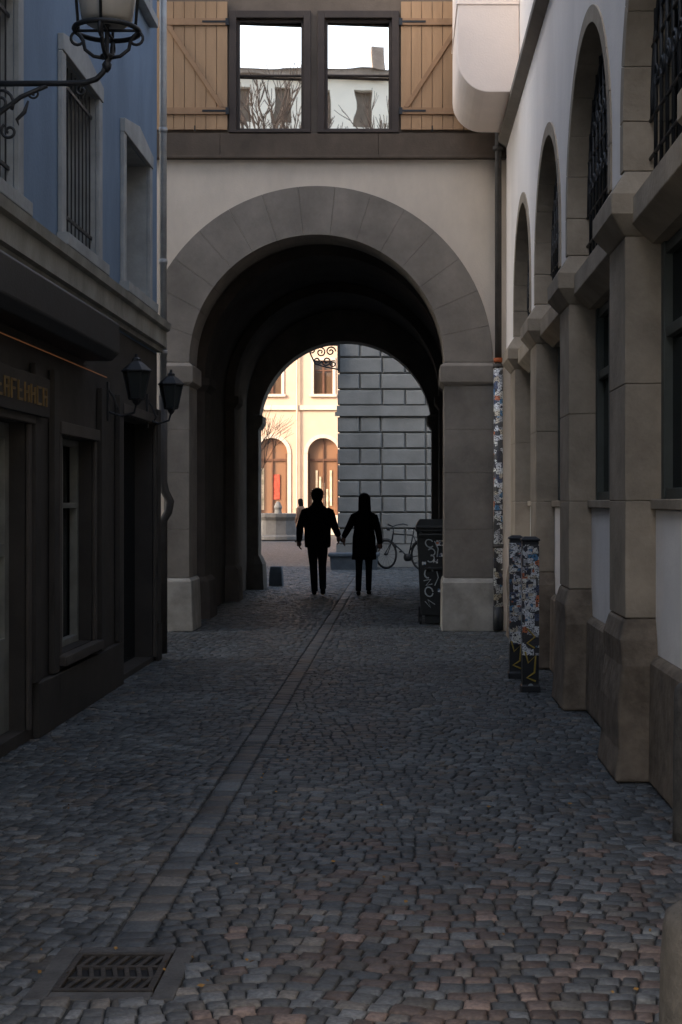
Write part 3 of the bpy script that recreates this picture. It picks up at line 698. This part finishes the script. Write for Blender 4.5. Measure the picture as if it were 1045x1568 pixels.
stroke(arcp(.12,1.03,.05,.5,5.6)); stroke(arcp(.13,.92,.045,2.5,-1.8)+arcp(.12,.84,.045,1.5,-2.5)); stroke([(.19,1.06),(.22,.96),(.20,.86)],.007)
stroke(arcp(.12,.66,.05,.3,5.0,9,1.3)); stroke([(.07,.56),(.16,.58),(.10,.50),(.18,.52)],.007); stroke(arcp(.13,.42,.05,0,6.0,10,1.2)); stroke([(.22,.68),(.25,.60),(.21,.50)],.006)
stroke([(.06,.30),(.12,.22),(.10,.32),(.18,.26)],.007)
b.build('graffiti_tag',m_tag,WB)
b=MB()
for (xx,zz,ww,hh_) in ((.24,1.0,.09,.07),(.27,.86,.07,.05),(.20,.78,.06,.05),(.26,.40,.07,.06),(.06,.76,.05,.04)):
    y_=faceY(zz)-.008; y2=faceY(zz+hh_)-.008
    b.add([(x0+xx,y_,zz),(x0+xx+ww,y_,zz),(x0+xx+ww,y2,zz+hh_),(x0+xx,y2,zz+hh_)],[(0,1,2,3)])
b.build('bin_stickers',sticker_mat('bin_labels',scale=30,seed=3.3,amount=1.1,thr=.6),WB)

# ---------------------------------------------------------------- beyond the arch
GB=grp('rusticated_stone_building'); YG=34.3; xg0=-1.59
b=MB(); b.box(xg0+.04,16,YG,YG+12,0,13); b.build('wall_core',m_grey,GB)
b=MB(); z=.55; row=0
b.box(xg0-.03,4,YG-.12,YG-.001,0,.54)
def block(x0,x1,z0,z1,d=.07):
    e=.022
    b.add([(x0,YG-.001,z0),(x1,YG-.001,z0),(x1,YG-.001,z1),(x0,YG-.001,z1),(x0,YG-d+.03,z0),(x1,YG-d+.03,z0),(x1,YG-d+.03,z1),(x0,YG-d+.03,z1),(x0+e,YG-d,z0+e),(x1-e,YG-d,z0+e),(x1-e,YG-d,z1-e),(x0+e,YG-d,z1-e)],
     [(0,1,5,4),(1,2,6,5),(2,3,7,6),(3,0,4,7),(4,5,9,8),(5,6,10,9),(6,7,11,10),(7,4,8,11),(8,9,10,11)])
while z<7.2:
    h=.385
    if 3.42<z<3.75:
        b.box(xg0-.06,4,YG-.14,YG-.001,z,z+.09); b.box(xg0-.02,4,YG-.09,YG-.001,z+.092,z+.25); z+=.27; continue
    x=xg0
    for rep in range(6):
        for l in ([.55,.50] if (row+rep)%2 else [1.09]):
            block(x,x+l-.03,z,z+h-.03,.075+random.uniform(0,.012)); x+=l
    z+=h; row+=1
b.build('rusticated_blocks',m_grey,GB)
SB=grp('wrought_iron_sign_bracket'); b=MB(); ys=33.9; xr=xg0+.03
b.tube([(xr,ys,5.30),(xr-.75,ys,5.30)],.02,8)
b.box(xr-.02,xr+.03,ys-.03,YG,4.7,5.5)
for (cx,cz,r,a,t) in ((-.18,5.15,.12,0,1.5),(-.42,5.13,.12,2,-1.5),(-.62,5.18,.09,1,1.5),(-.28,4.92,.12,3,1.5),(-.50,4.93,.09,0,-1.5),(-.12,4.85,.08,1,1.5)):
    b.tube(spiral(xr+cx,cz,r,.02,a,t,ys),.018,6)
b.tube([(xr,ys,4.72),(xr-.3,ys,4.78),(xr-.55,ys,4.85),(xr-.75,ys,5.28)],.018,8)
b.build('bracket',m_black,SB)

CH=grp('sun_blocking_townhouse'); b=MB()  # unseen house added to keep sun off the rusticated building
wo=[(y,y+1.1,z,z+1.8) for y in np.arange(28,48,2.6) for z in (1.2,4.8,8.4)]
b.wallgrid('x',-8,26,50,0,12.5,wo,-.3,0,0); b.add([(-8.3,26,0),(-8.3,50,0),(-8.3,50,12.5),(-8.3,26,12.5)],[(0,1,2,3)],1)
b.add([(-8,50,0),(-18,50,0),(-18,50,12.5),(-8,50,12.5)],[(0,1,2,3)],0); b.add([(-8,26,0),(-18,26,0),(-18,26,12.5),(-8,26,12.5)],[(0,1,2,3)],0); b.add([(-18,26,0),(-18,50,0),(-18,50,12.5),(-18,26,12.5)],[(0,1,2,3)],0)
b.build('facade',[m_plaster,m_glassD],CH)
b=MB(); b.ext([(-7.6,12.5),(-13,15.5),(-18.4,12.5)],'y',25.8,50.3); b.build('roof',m_roof,CH)

# beige building
BB=grp('beige_townhouse'); YB=68
b=MB(); cs=[-6.3+2.45*k for k in range(-5,9)]
wops=[]
for c in cs:
    b.archwall(c-1.225,c+1.225,0,6.05,c,.74,3.9,'y',YB,YB+.4,0,20)
    wops.append((c-.45,c+.45,6.75,8.35)); wops.append((c-.45,c+.45,9.6,11.1))
b.wallgrid('y',YB,cs[0]-1.225,cs[-1]+1.225,6.05,15,wops,.35,0,1)
b.build('facade',[m_beige,m_beiget],BB)
b=MB(); b.box(cs[0]-1.2,cs[-1]+1.2,YB+.45,YB+12,0,15); b.build('interior_core',m_warm,BB)
b=MB(); b.ext([(YB-.6,15.0),(YB+6,19),(YB+12,15.0)],'x',cs[0]-1.5,cs[-1]+1.5); b.build('roof',m_roof,BB)
b=MB(); gl=MB(); fr=MB()
b.box(cs[0]-1.2,cs[-1]+1.2,YB-.12,YB-.002,5.98,6.2)
for (x0,x1,z0,z1) in wops:
    b.box(x0-.14,x0-.002,YB-.05,YB-.002,z0-.1,z1+.14); b.box(x1+.002,x1+.14,YB-.05,YB-.002,z0-.1,z1+.14); b.box(x0,x1,YB-.05,YB-.002,z1+.002,z1+.14); b.box(x0-.2,x1+.2,YB-.14,YB-.052,z0-.14,z0-.02)
    gl.add([(x0,YB+.25,z0),(x1,YB+.25,z0),(x1,YB+.25,z1),(x0,YB+.25,z1)],[(0,1,2,3)])
    xm=(x0+x1)/2
    for a,c,d,e in ((x0,x0+.06,z0,z1),(x1-.06,x1,z0,z1),(xm-.05,xm+.05,z0,z1),(x0+.06,xm-.05,z1-.5,z1-.44),(xm+.05,x1-.06,z1-.5,z1-.44)): fr.box(a,c,YB+.17,YB+.24,d,e)
for c in cs:
    b.ring(c,3.9,.742,.92,'y',YB-.05,YB-.002,9,0,.01); b.box(c-.92,c-.742,YB-.05,YB-.002,.5,3.89); b.box(c+.742,c+.92,YB-.05,YB-.002,.5,3.89)
    b.box(c-.74,c+.74,YB+.1,YB+.3,0,.95)
    for dx in (-.7,-.03,.64): fr.box(c+dx,c+dx+.06,YB+.2,YB+.28,.95,4.6 if abs(dx)<.1 else 3.9)
    fr.box(c-.7,c+.7,YB+.21,YB+.27,3.55,3.66)
    gl.add([(c-.74,YB+.3,.95),(c+.74,YB+.3,.95),(c+.74,YB+.3,4.7),(c-.74,YB+.3,4.7)],[(0,1,2,3)],1)
m_shopg=glass_mat('lit_shop_glass',(.30,.15,.08),(.7,.65,.6),.18)
b.build('stone_trim',m_beiget,BB); gl.build('window_glass',[glass_mat('warm_glass',(.12,.07,.04),(.6,.6,.6),.1),m_shopg],BB); fr.build('window_frames',M('brown_frames',(.12,.05,.025),.6),BB)
b=MB(); b.box(-6.30,-5.95,YB+.24,YB+.28,1.7,2.9); b.build('red_poster',m_red,BB)
b=MB()
for i in range(6):
    x=-4.4+.17*i; b.box(x,x+.10,YB+.25,YB+.285,1.1+.3*(i%2),2.2+.3*((i*7)%4))
b.box(-6.9,-6.7,YB+.25,YB+.285,1.2,3.2)
b.build('shop_display',M('display_goods',(.6,.46,.3),.8,.5,3),BB)
b=MB(); b.tube([(-5.08,YB-.15,15),(-5.08,YB-.15,.2)],.05,8); b.build('downpipe',m_beige,BB)

FT=grp('stone_fountain'); b=MB(); fc=(-5.3,60,0)
b.lathe([(1.25,0),(1.25,.15),(1.1,.2),(1.05,.8),(1.18,.95),(1.18,1.1),(1.0,1.1),(.95,.8),(.2,.8),(.14,1.25),(.18,1.35),(.12,1.5),(.06,1.6)],fc,16)
b.build('basin_and_spout',M('fountain_stone',(.17,.155,.14),.9),FT,.02)

def twig(b,p,d,l,r,n,sc=.72,k=3,sp=.7,seg=5):
    q=p+d*l; b.tube([p,(p+q)/2+Vector((random.uniform(-.04,.04)*l,0,random.uniform(-.03,.03)*l)),q],[r,r*.85,r*.7],seg)
    if n>0:
        for _ in range(k):
            dd=(d+Vector((random.uniform(-sp,sp),random.uniform(-sp,sp),random.uniform(-.15,.5)))).normalized(); twig(b,q,dd,l*sc*random.uniform(.8,1.15),r*.62,n-1,sc,k,sp,seg)
BS=grp('bare_shrub'); b=MB()
for _ in range(3): twig(b,Vector((-5.3+random.uniform(-.1,.1),45,.5)),Vector((random.uniform(0,.4),0,1)).normalized(),1.4,.03,4)
m_bark=M('bark',(.10,.07,.055),.9)
b.build('branches',m_bark,BS)
b=MB(); b.rloft([(-.03,-5.55,-5.0,44.7,45.3),(.5,-5.65,-4.9,44.6,45.4),(.55,-5.65,-4.9,44.6,45.4)]); b.build('planter_tub',m_gran,BS,.02)
# unseen bare trees added behind the camera to darken reflections in the upstairs panes
for tx_,ty_,hh2 in ((-2.2,-18,4.6),(3.6,-19,4.3)):
    BT=grp('pane_reflection_tree'); b=MB(); b.tube([(tx_,ty_,-.05),(tx_,ty_,2),(tx_+.1,ty_,4.2)],[.32,.24,.20],10)
    random.seed(int(11+ty_))
    for _ in range(4): twig(b,Vector((tx_+.1,ty_,4.1)),Vector((random.uniform(-.4,.4),random.uniform(-.4,.4),1)).normalized(),hh2,.16,5,.66,3,.55,4)
    b.build('trunk_and_branches',m_bark,BT)
random.seed(21)

SBn=grp('stone_trough'); b=MB(); 
b.rloft([(-.03,-1.68,-.62,32.75,33.3),(.30,-1.70,-.60,32.72,33.33)]); b.rloft([(.302,-1.74,-.56,32.68,33.37),(.38,-1.74,-.56,32.68,33.37)])
b.build('trough',M('blue_grey_stone',(.09,.11,.13),.8,.2,4,.4,30),SBn,.02)
SBk=grp('stone_guard_block'); b=MB(); b.rloft([(-.03,-2.50,-2.24,26.3,26.6),(.25,-2.49,-2.25,26.32,26.58),(.36,-2.47,-2.27,26.35,26.55)]); b.build('block',M('blue_grey_stone2',(.08,.10,.12),.8),SBk,.02)

# bicycle
BK=grp('bicycle'); fwc=Vector((-.41,33.1,.345)); rwc=Vector((.42,32.35,.345)); dr=(rwc-fwc).normalized(); 
def bp(s,z,side=0):
    q=fwc+dr*s; sd=Vector((-dr.y,dr.x,0))*side; return Vector((q.x+sd.x,q.y+sd.y,z))
W=(rwc-fwc).length
b=MB()
for s in (0,W):
    b.tube([bp(s+.325*math.cos(2*pi*i/36),.345+.325*math.sin(2*pi*i/36)) for i in range(36)],.02,8,1,closed=True)
    b.tube([bp(s+.30*math.cos(2*pi*i/36),.345+.30*math.sin(2*pi*i/36)) for i in range(36)],.008,6,0,closed=True)
    for i in range(16): b.tube([bp(s,.345),bp(s+.3*math.cos(2*pi*i/16),.345+.3*math.sin(2*pi*i/16))],.0025,4,0)
    b.tube([bp(s,.345,-.05),bp(s,.345,.05)],.022,8)
    b.tube([bp(s+.36*math.cos(a),.345+.36*math.sin(a)) for a in [pi*.15+pi*.75*i/14 for i in range(15)]],.022,6,0,flat=(1,.4))
bbk=bp(W-.42,.29); seat=bp(W-.28,.80); hd=bp(.22,.82); headl=bp(.18,.64)
for p,q,r in ((headl,bbk,.018),(hd,seat,.016),(seat,bbk,.016),(bp(W,.345),bbk,.011),(bp(W,.345),seat,.010),(hd,headl,.02),(headl,bp(0,.345,.05),.011),(headl,bp(0,.345,-.05),.011),(seat,bp(W-.25,.93),.013),(hd,bp(.24,.98),.013)): b.tube([p,q],r,8)
b.tube([bp(.42,1.02,-.29),bp(.30,1.05,-.26),bp(.2,1.02,-.12),bp(.22,.99,0),bp(.2,1.02,.12),bp(.30,1.05,.26),bp(.42,1.02,.29)],.013,8)
b.tube([bp(W-.42,.29,-.07),bp(W-.42,.29,.07)],.09,14); b.tube([bbk,bp(W-.30,.16,.09)],.01,6); b.tube([bbk,bp(W-.54,.42,-.09)],.01,6); b.tube([bp(W-.30,.16,.06),bp(W-.30,.16,.17)],.02,6); b.tube([bp(W-.54,.42,-.06),bp(W-.54,.42,-.17)],.02,6)
b.tube([bp(W-.42,.93),bp(W-.33,.955),bp(W-.22,.96),bp(W-.12,.965)],[.02,.04,.075,.06],10,1,flat=(1,.45))
b.tube([bp(.10,.93,0),bp(.06,.93,0)],.04,10)
b.tube([bp(W-.2,.76,.06),bp(W+.25,.76,.06)],.008,6);b.tube([bp(W-.2,.76,-.06),bp(W+.25,.76,-.06)],.008,6);b.tube([bp(W,.345,.07),bp(W+.15,.76,.06)],.007,6)
b.build('frame_and_wheels',[M('bike_paint',(.02,.022,.024),.5,.1,5,0,metal=.1),m_rub],BK,0,True)

# house on the square behind the camera (seen in the upstairs panes)
BH=grp('square_townhouse'); b=MB()
wo=[(x,x+.75,z,z+1.5) for x in np.arange(-14.3,11,1.7) for z in (2,5.5,9,12.2,14.8,17.6)]
b.wallgrid('y',-26,-15,12,0,19.6,wo,-.3,0,0); b.add([(-15,-26.3,0),(12,-26.3,0),(12,-26.3,19.6),(-15,-26.3,19.6)],[(0,1,2,3)],1)
b.build('facade',[M('pale_render',(.85,.78,.68),.9,.05,1),M('house_window_brown',(.16,.12,.09),.5)],BH)
b=MB(); b.box(-15.3,12.3,-26.2,-25.6,19.6,19.85); b.ext([(-25.5,19.85),(-30,20.6),(-36,19.85)],'x',-15.5,12.5)
for xx,hh2 in ((-3.2,21.6),(.9,21.9),(3.6,21.3)): b.box(xx,xx+.5,-27.5,-26.9,19.9,hh2)
b.build('roof',M('pale_roof',(.3,.24,.2),.9),BH)

# ---------------------------------------------------------------- people
def skin(name,pts,edges,rad,mat,parent,sub=2):
    me=bpy.data.meshes.new(name); me.from_pydata([tuple(p) for p in pts],edges,[]); me.materials.append(mat)
    o=bpy.data.objects.new(name,me); link(o,parent)
    md=o.modifiers.new('Skin','SKIN'); md.use_smooth_shade=True
    sv=me.skin_vertices[0].data
    for i,r in enumerate(rad):
        sv[i].radius=r if hasattr(r,'__len__') else (r,r); sv[i].use_root=(i==0)
    s=o.modifiers.new('Sub','SUBSURF'); s.levels=sub; s.render_levels=sub
    return o
def hand(mb,wrist,fwd,side,up_):
    w=Vector(wrist); f=Vector(fwd).normalized(); s=Vector(side); s=(s-f*s.dot(f)).normalized(); n=f.cross(s)*up_
    mb.tube([w-f*.02,w+f*.02,w+f*.06,w+f*.095],[.024,.034,.040,.034],10,0)
    Ls=(.070,.080,.074,.058)
    for i in range(4):
        base=w+f*.085+s*(.027-.018*i); L_=Ls[i]
        mb.tube([base-f*.02,base,base+f*L_*.42+n*.008,base+f*L_*.72+n*.024,base+f*L_*.85+n*.042],[.009,.0095,.009,.0078,.006],7)
    b0=w+f*.03+s*.028
    mb.tube([b0-s*.012,b0+s*.018+f*.02,b0+s*.026+f*.045+n*.006,b0+s*.022+f*.068+n*.016],[.012,.012,.010,.007],7)
m_lips=M('lips',(.3,.1,.09),.5)
def head(parent,c,hair_long,turn=0):
    b=MB(); prof=[(-.125,.012,.035,.045),(-.105,.018,.052,.062),(-.07,.012,.064,.080),(-.03,.006,.072,.092),(.01,.0,.077,.098),(.05,-.004,.076,.097),(.085,-.006,.064,.082),(.11,-.006,.042,.055),(.122,-.006,.015,.02)]
    b.loft([(z,0,cy,rx,ry) for z,cy,rx,ry in prof],20)
    b.tube([(0,.088,.02),(0,.108,-.015),(0,.112,-.028),(0,.09,-.04)],[.008,.012,.014,.01],8)
    for s in (-1,1):
        b.tube([(s*.076,-.005,.02),(s*.086,-.012,.012),(s*.086,-.01,-.012),(s*.078,-.002,-.03)],[.010,.014,.012,.007],8)
        b.tube([(s*.03,.084,.012),(s*.032,.09,.012)],[.014,.008],8,1)
    b.tube([(-.024,.083,-.066),(0,.092,-.066),(.024,.083,-.066)],[.004,.007,.004],6,2)
    o=b.build('head',[m_skin,m_hair,m_lips],parent,0,True); o.location=c; o.rotation_euler=(R(-3),0,turn)
    b=MB()
    if hair_long:
        b.loft([(-.27,0,-.055,.065,.03),(-.22,0,-.06,.100,.05),(-.14,0,-.052,.108,.065),(-.06,0,-.035,.104,.085),(.0,0,-.024,.100,.098),(.05,0,-.018,.098,.102),(.09,0,-.014,.082,.090),(.12,0,-.012,.054,.06),(.135,0,-.012,.012,.015)],22,0,.04,.95)
    else:
        b.loft([(-.075,0,-.035,.068,.066),(-.04,0,-.030,.088,.084),(.0,0,-.024,.096,.096),(.045,0,-.014,.100,.103),(.08,0,-.008,.092,.10),(.112,0,-.006,.070,.080),(.135,0,-.006,.040,.045),(.145,0,-.006,.01,.012)],22,0,.035,.97)
        for i in range(140):
            a=random.random()*6.28; e=random.uniform(-.3,1.4); d=Vector((math.cos(a)*math.cos(e),math.sin(a)*math.cos(e)-.1,math.sin(e)))
            if d.y>.5 and d.z<.6: continue
            p=Vector((d.x*.09,d.y*.095-.01,.035+d.z*.10)); b.tube([p,p+d*.014+Vector((random.uniform(-.01,.01),0,-.004)),p+d*.018+Vector((random.uniform(-.025,.025),-.005,-.018))],[.008,.007,.001],5)
    o=b.build('hair',m_hair,parent,0,True); o.location=c; o.rotation_euler=(0,0,turn)
def shoe(mb,heel,toe,r=.045):
    h=Vector(heel);t=Vector(toe); d=(t-h); mb.tube([h-d.normalized()*.02,h+d*.1,h+d*.4,h+d*.75,t],[r*.6,r*.9,r*.92,r*.95,r*.45],10)
def person(name,X,Y,rot,woman,armL,armR,legs,turn,cm=None):
    cm=cm or m_coat
    G=grp(name); G.location=(X,Y,0.0); G.rotation_euler=(0,0,rot)
    pts=[(0,0,.95),(0,.0,1.12),(0,-.005,1.30),(0,.0,1.41),(0,.01,1.50),(0,.02,1.58)]
    rad=[(.14,.11),(.13,.10),(.14,.11),(.10,.09),(.055,.055),(.05,.05)]
    if woman: pts=[(a,b_,c-.05) for a,b_,c in pts]
    ed=[(0,1),(1,2),(2,3),(3,4),(4,5)]
    def addc(chain,root):
        prev=root
        for p,r in chain:
            pts.append(p); rad.append((r*.9,r*.9)); ed.append((prev,len(pts)-1)); prev=len(pts)-1
    addc(armL,3); addc(armR,3)
    for lg in legs: addc(lg['c'],0)
    skin('body',pts,ed,rad,cm,G)
    b=MB()
    if woman:
        b.loft([(.60,0,.0,.205,.17),(.70,0,0,.20,.165),(.85,0,0,.195,.155),(.97,0,0,.19,.15),(1.10,0,0,.165,.13),(1.20,0,0,.17,.13),(1.29,0,0,.182,.13),(1.345,0,0,.17,.12),(1.385,0,0,.135,.105),(1.42,0,.005,.09,.085),(1.46,0,.01,.07,.07),(1.50,0,.01,.065,.065)],28,0,.03,.95)
    else:
        b.loft([(.80,0,0,.20,.155),(.83,0,0,.215,.165),(.95,0,0,.22,.165),(1.08,0,0,.22,.16),(1.20,0,0,.228,.165),(1.32,0,0,.232,.16),(1.39,0,0,.215,.145),(1.435,0,0,.18,.125),(1.47,0,0,.14,.11),(1.50,0,.0,.105,.10),(1.545,0,.01,.085,.085),(1.57,0,.01,.075,.075)],28,0,.025,.95)
    b.build('coat',cm,G,0,True)
    b=MB()
    for ch in (armL,armR):
        q=[Vector(c[0]) for c in ch]; k=1.25 if not woman else 1.12
        sx=-1 if q[0].x>0 else 1
        b.tube([q[0]+Vector((sx*.09,0,.028)),q[0]+Vector((sx*.045,0,.018)),q[0],q[0].lerp(q[1],.25),q[0].lerp(q[1],.6),q[1],(q[1]+q[2])/2,q[2]],[.045*k,.060*k,.064*k,.060*k,.055*k,.050*k,.046*k,.040*k],14)
    b.build('sleeves',cm,G,0,True)
    b=MB()
    for lg in legs:
        q=[Vector(c[0]) for c in lg['c']]
        k=1.0 if not woman else .85
        b.tube([q[0]+Vector((0,0,.06)),q[0],(q[0]+q[1])/2,q[1],(q[1]+q[2])/2,q[2]-Vector((0,0,.03))],[.09*k,.095*k,.083*k,.066*k,.062*k,.054*k],14)
    b.build('trousers',m_jean,G,0,True)
    b=MB()
    for lg in legs: shoe(b,*lg['shoe'],.045 if not woman else .040)
    b.build('shoes',m_shoe,G,0,True)
    head(G,(0,.03,1.645 if not woman else 1.575),woman,turn)
    b=MB()
    for ch,sd in ((armL,1),(armR,-1)):
        wv=Vector(ch[2][0]); ev=Vector(ch[1][0]); f=(wv-ev).normalized()*.4+Vector((0,.1,-1)); hand(b,wv+(wv-ev).normalized()*.005,f,(0,1,0),sd)
    b.build('hands',m_skin,G,0,True)
    return G
manL=[((-.205,0,1.375),.062),((-.29,-.05,1.13),.05),((-.305,.06,.92),.036)]
manR=[((.205,0,1.375),.062),((.285,-.03,1.14),.05),((.345,.03,1.00),.036)]
mlegs=[dict(c=[((-.085,.0,.88),.085),((-.07,.14,.50),.06),((-.05,.20,.10),.042)],shoe=((-.05,.165,.048),(-.065,.41,.035))),
       dict(c=[((.085,-.0,.88),.085),((.08,-.02,.50),.06),((.09,-.27,.17),.042)],shoe=((.09,-.29,.14),(.09,-.13,.035)))]
person('man_walking',-1.43,23.6,R(3),False,manL,manR,mlegs,R(-12))
wL=[((-.165,0,1.30),.052),((-.265,-.03,1.10),.043),((-.335,.03,.98),.030)]
wR=[((.165,0,1.30),.052),((.24,-.05,1.07),.043),((.262,.06,.88),.030)]
wlegs=[dict(c=[((-.075,0,.84),.075),((-.085,.04,.48),.052),((-.09,-.04,.11),.036)],shoe=((-.09,-.07,.045),(-.095,.15,.030))),
       dict(c=[((.075,0,.84),.075),((.075,.12,.48),.052),((.065,.20,.11),.036)],shoe=((.065,.17,.045),(.07,.39,.032)))]
person('woman_walking',-.66,23.62,R(-2),True,wL,wR,wlegs,R(14))
hL=[((-.165,0,1.30),.052),((-.21,-.03,1.07),.043),((-.20,.06,.88),.030)]; hR=[((.165,0,1.30),.052),((.21,-.05,1.07),.043),((.21,.06,.88),.030)]
person('woman_walking',-3.98,55,R(50),True,hL,hR,wlegs,0,m_tan)

# ---------------------------------------------------------------- light & world
w=bpy.data.worlds.new('World'); scene.world=w; w.use_nodes=True
N=w.node_tree.nodes; L=w.node_tree.links; sky=N.new('ShaderNodeTexSky'); sky.sky_type='NISHITA'; sky.sun_disc=False
el=R(27); d=Vector((-.8,-.6,0)).normalized()
sky.sun_elevation=el; sky.sun_rotation=math.atan2(d.x,d.y); sky.dust_density=3.0; sky.air_density=1.0; sky.ozone_density=1.0
hs=N.new('ShaderNodeHueSaturation'); hs.inputs['Saturation'].default_value=.75
L.new(sky.outputs[0],hs.inputs['Color']); L.new(hs.outputs[0],N['Background'].inputs[0]); N['Background'].inputs[1].default_value=.62
sun=bpy.data.lights.new('sun','SUN'); sun.energy=4.0; sun.angle=R(.5); sun.color=(1,.90,.78); so=bpy.data.objects.new('sun',sun); link(so)
dirv=Vector((d.x*math.cos(el),d.y*math.cos(el),math.sin(el))); so.rotation_euler=dirv.to_track_quat('Z','Y').to_euler(); so.location=(-20,-30,40)

cam=bpy.data.cameras.new('camera'); co=bpy.data.objects.new('camera',cam); link(co); co.location=(0,0,1.54); co.rotation_euler=(R(90),0,0)
cam.lens=50; cam.sensor_width=36; cam.shift_x=-96/1568; cam.shift_y=-14/1568; cam.clip_end=1500; cam.clip_start=.05
scene.camera=co
scene.view_settings.view_transform='Standard'; scene.view_settings.look='None'; scene.view_settings.exposure=0
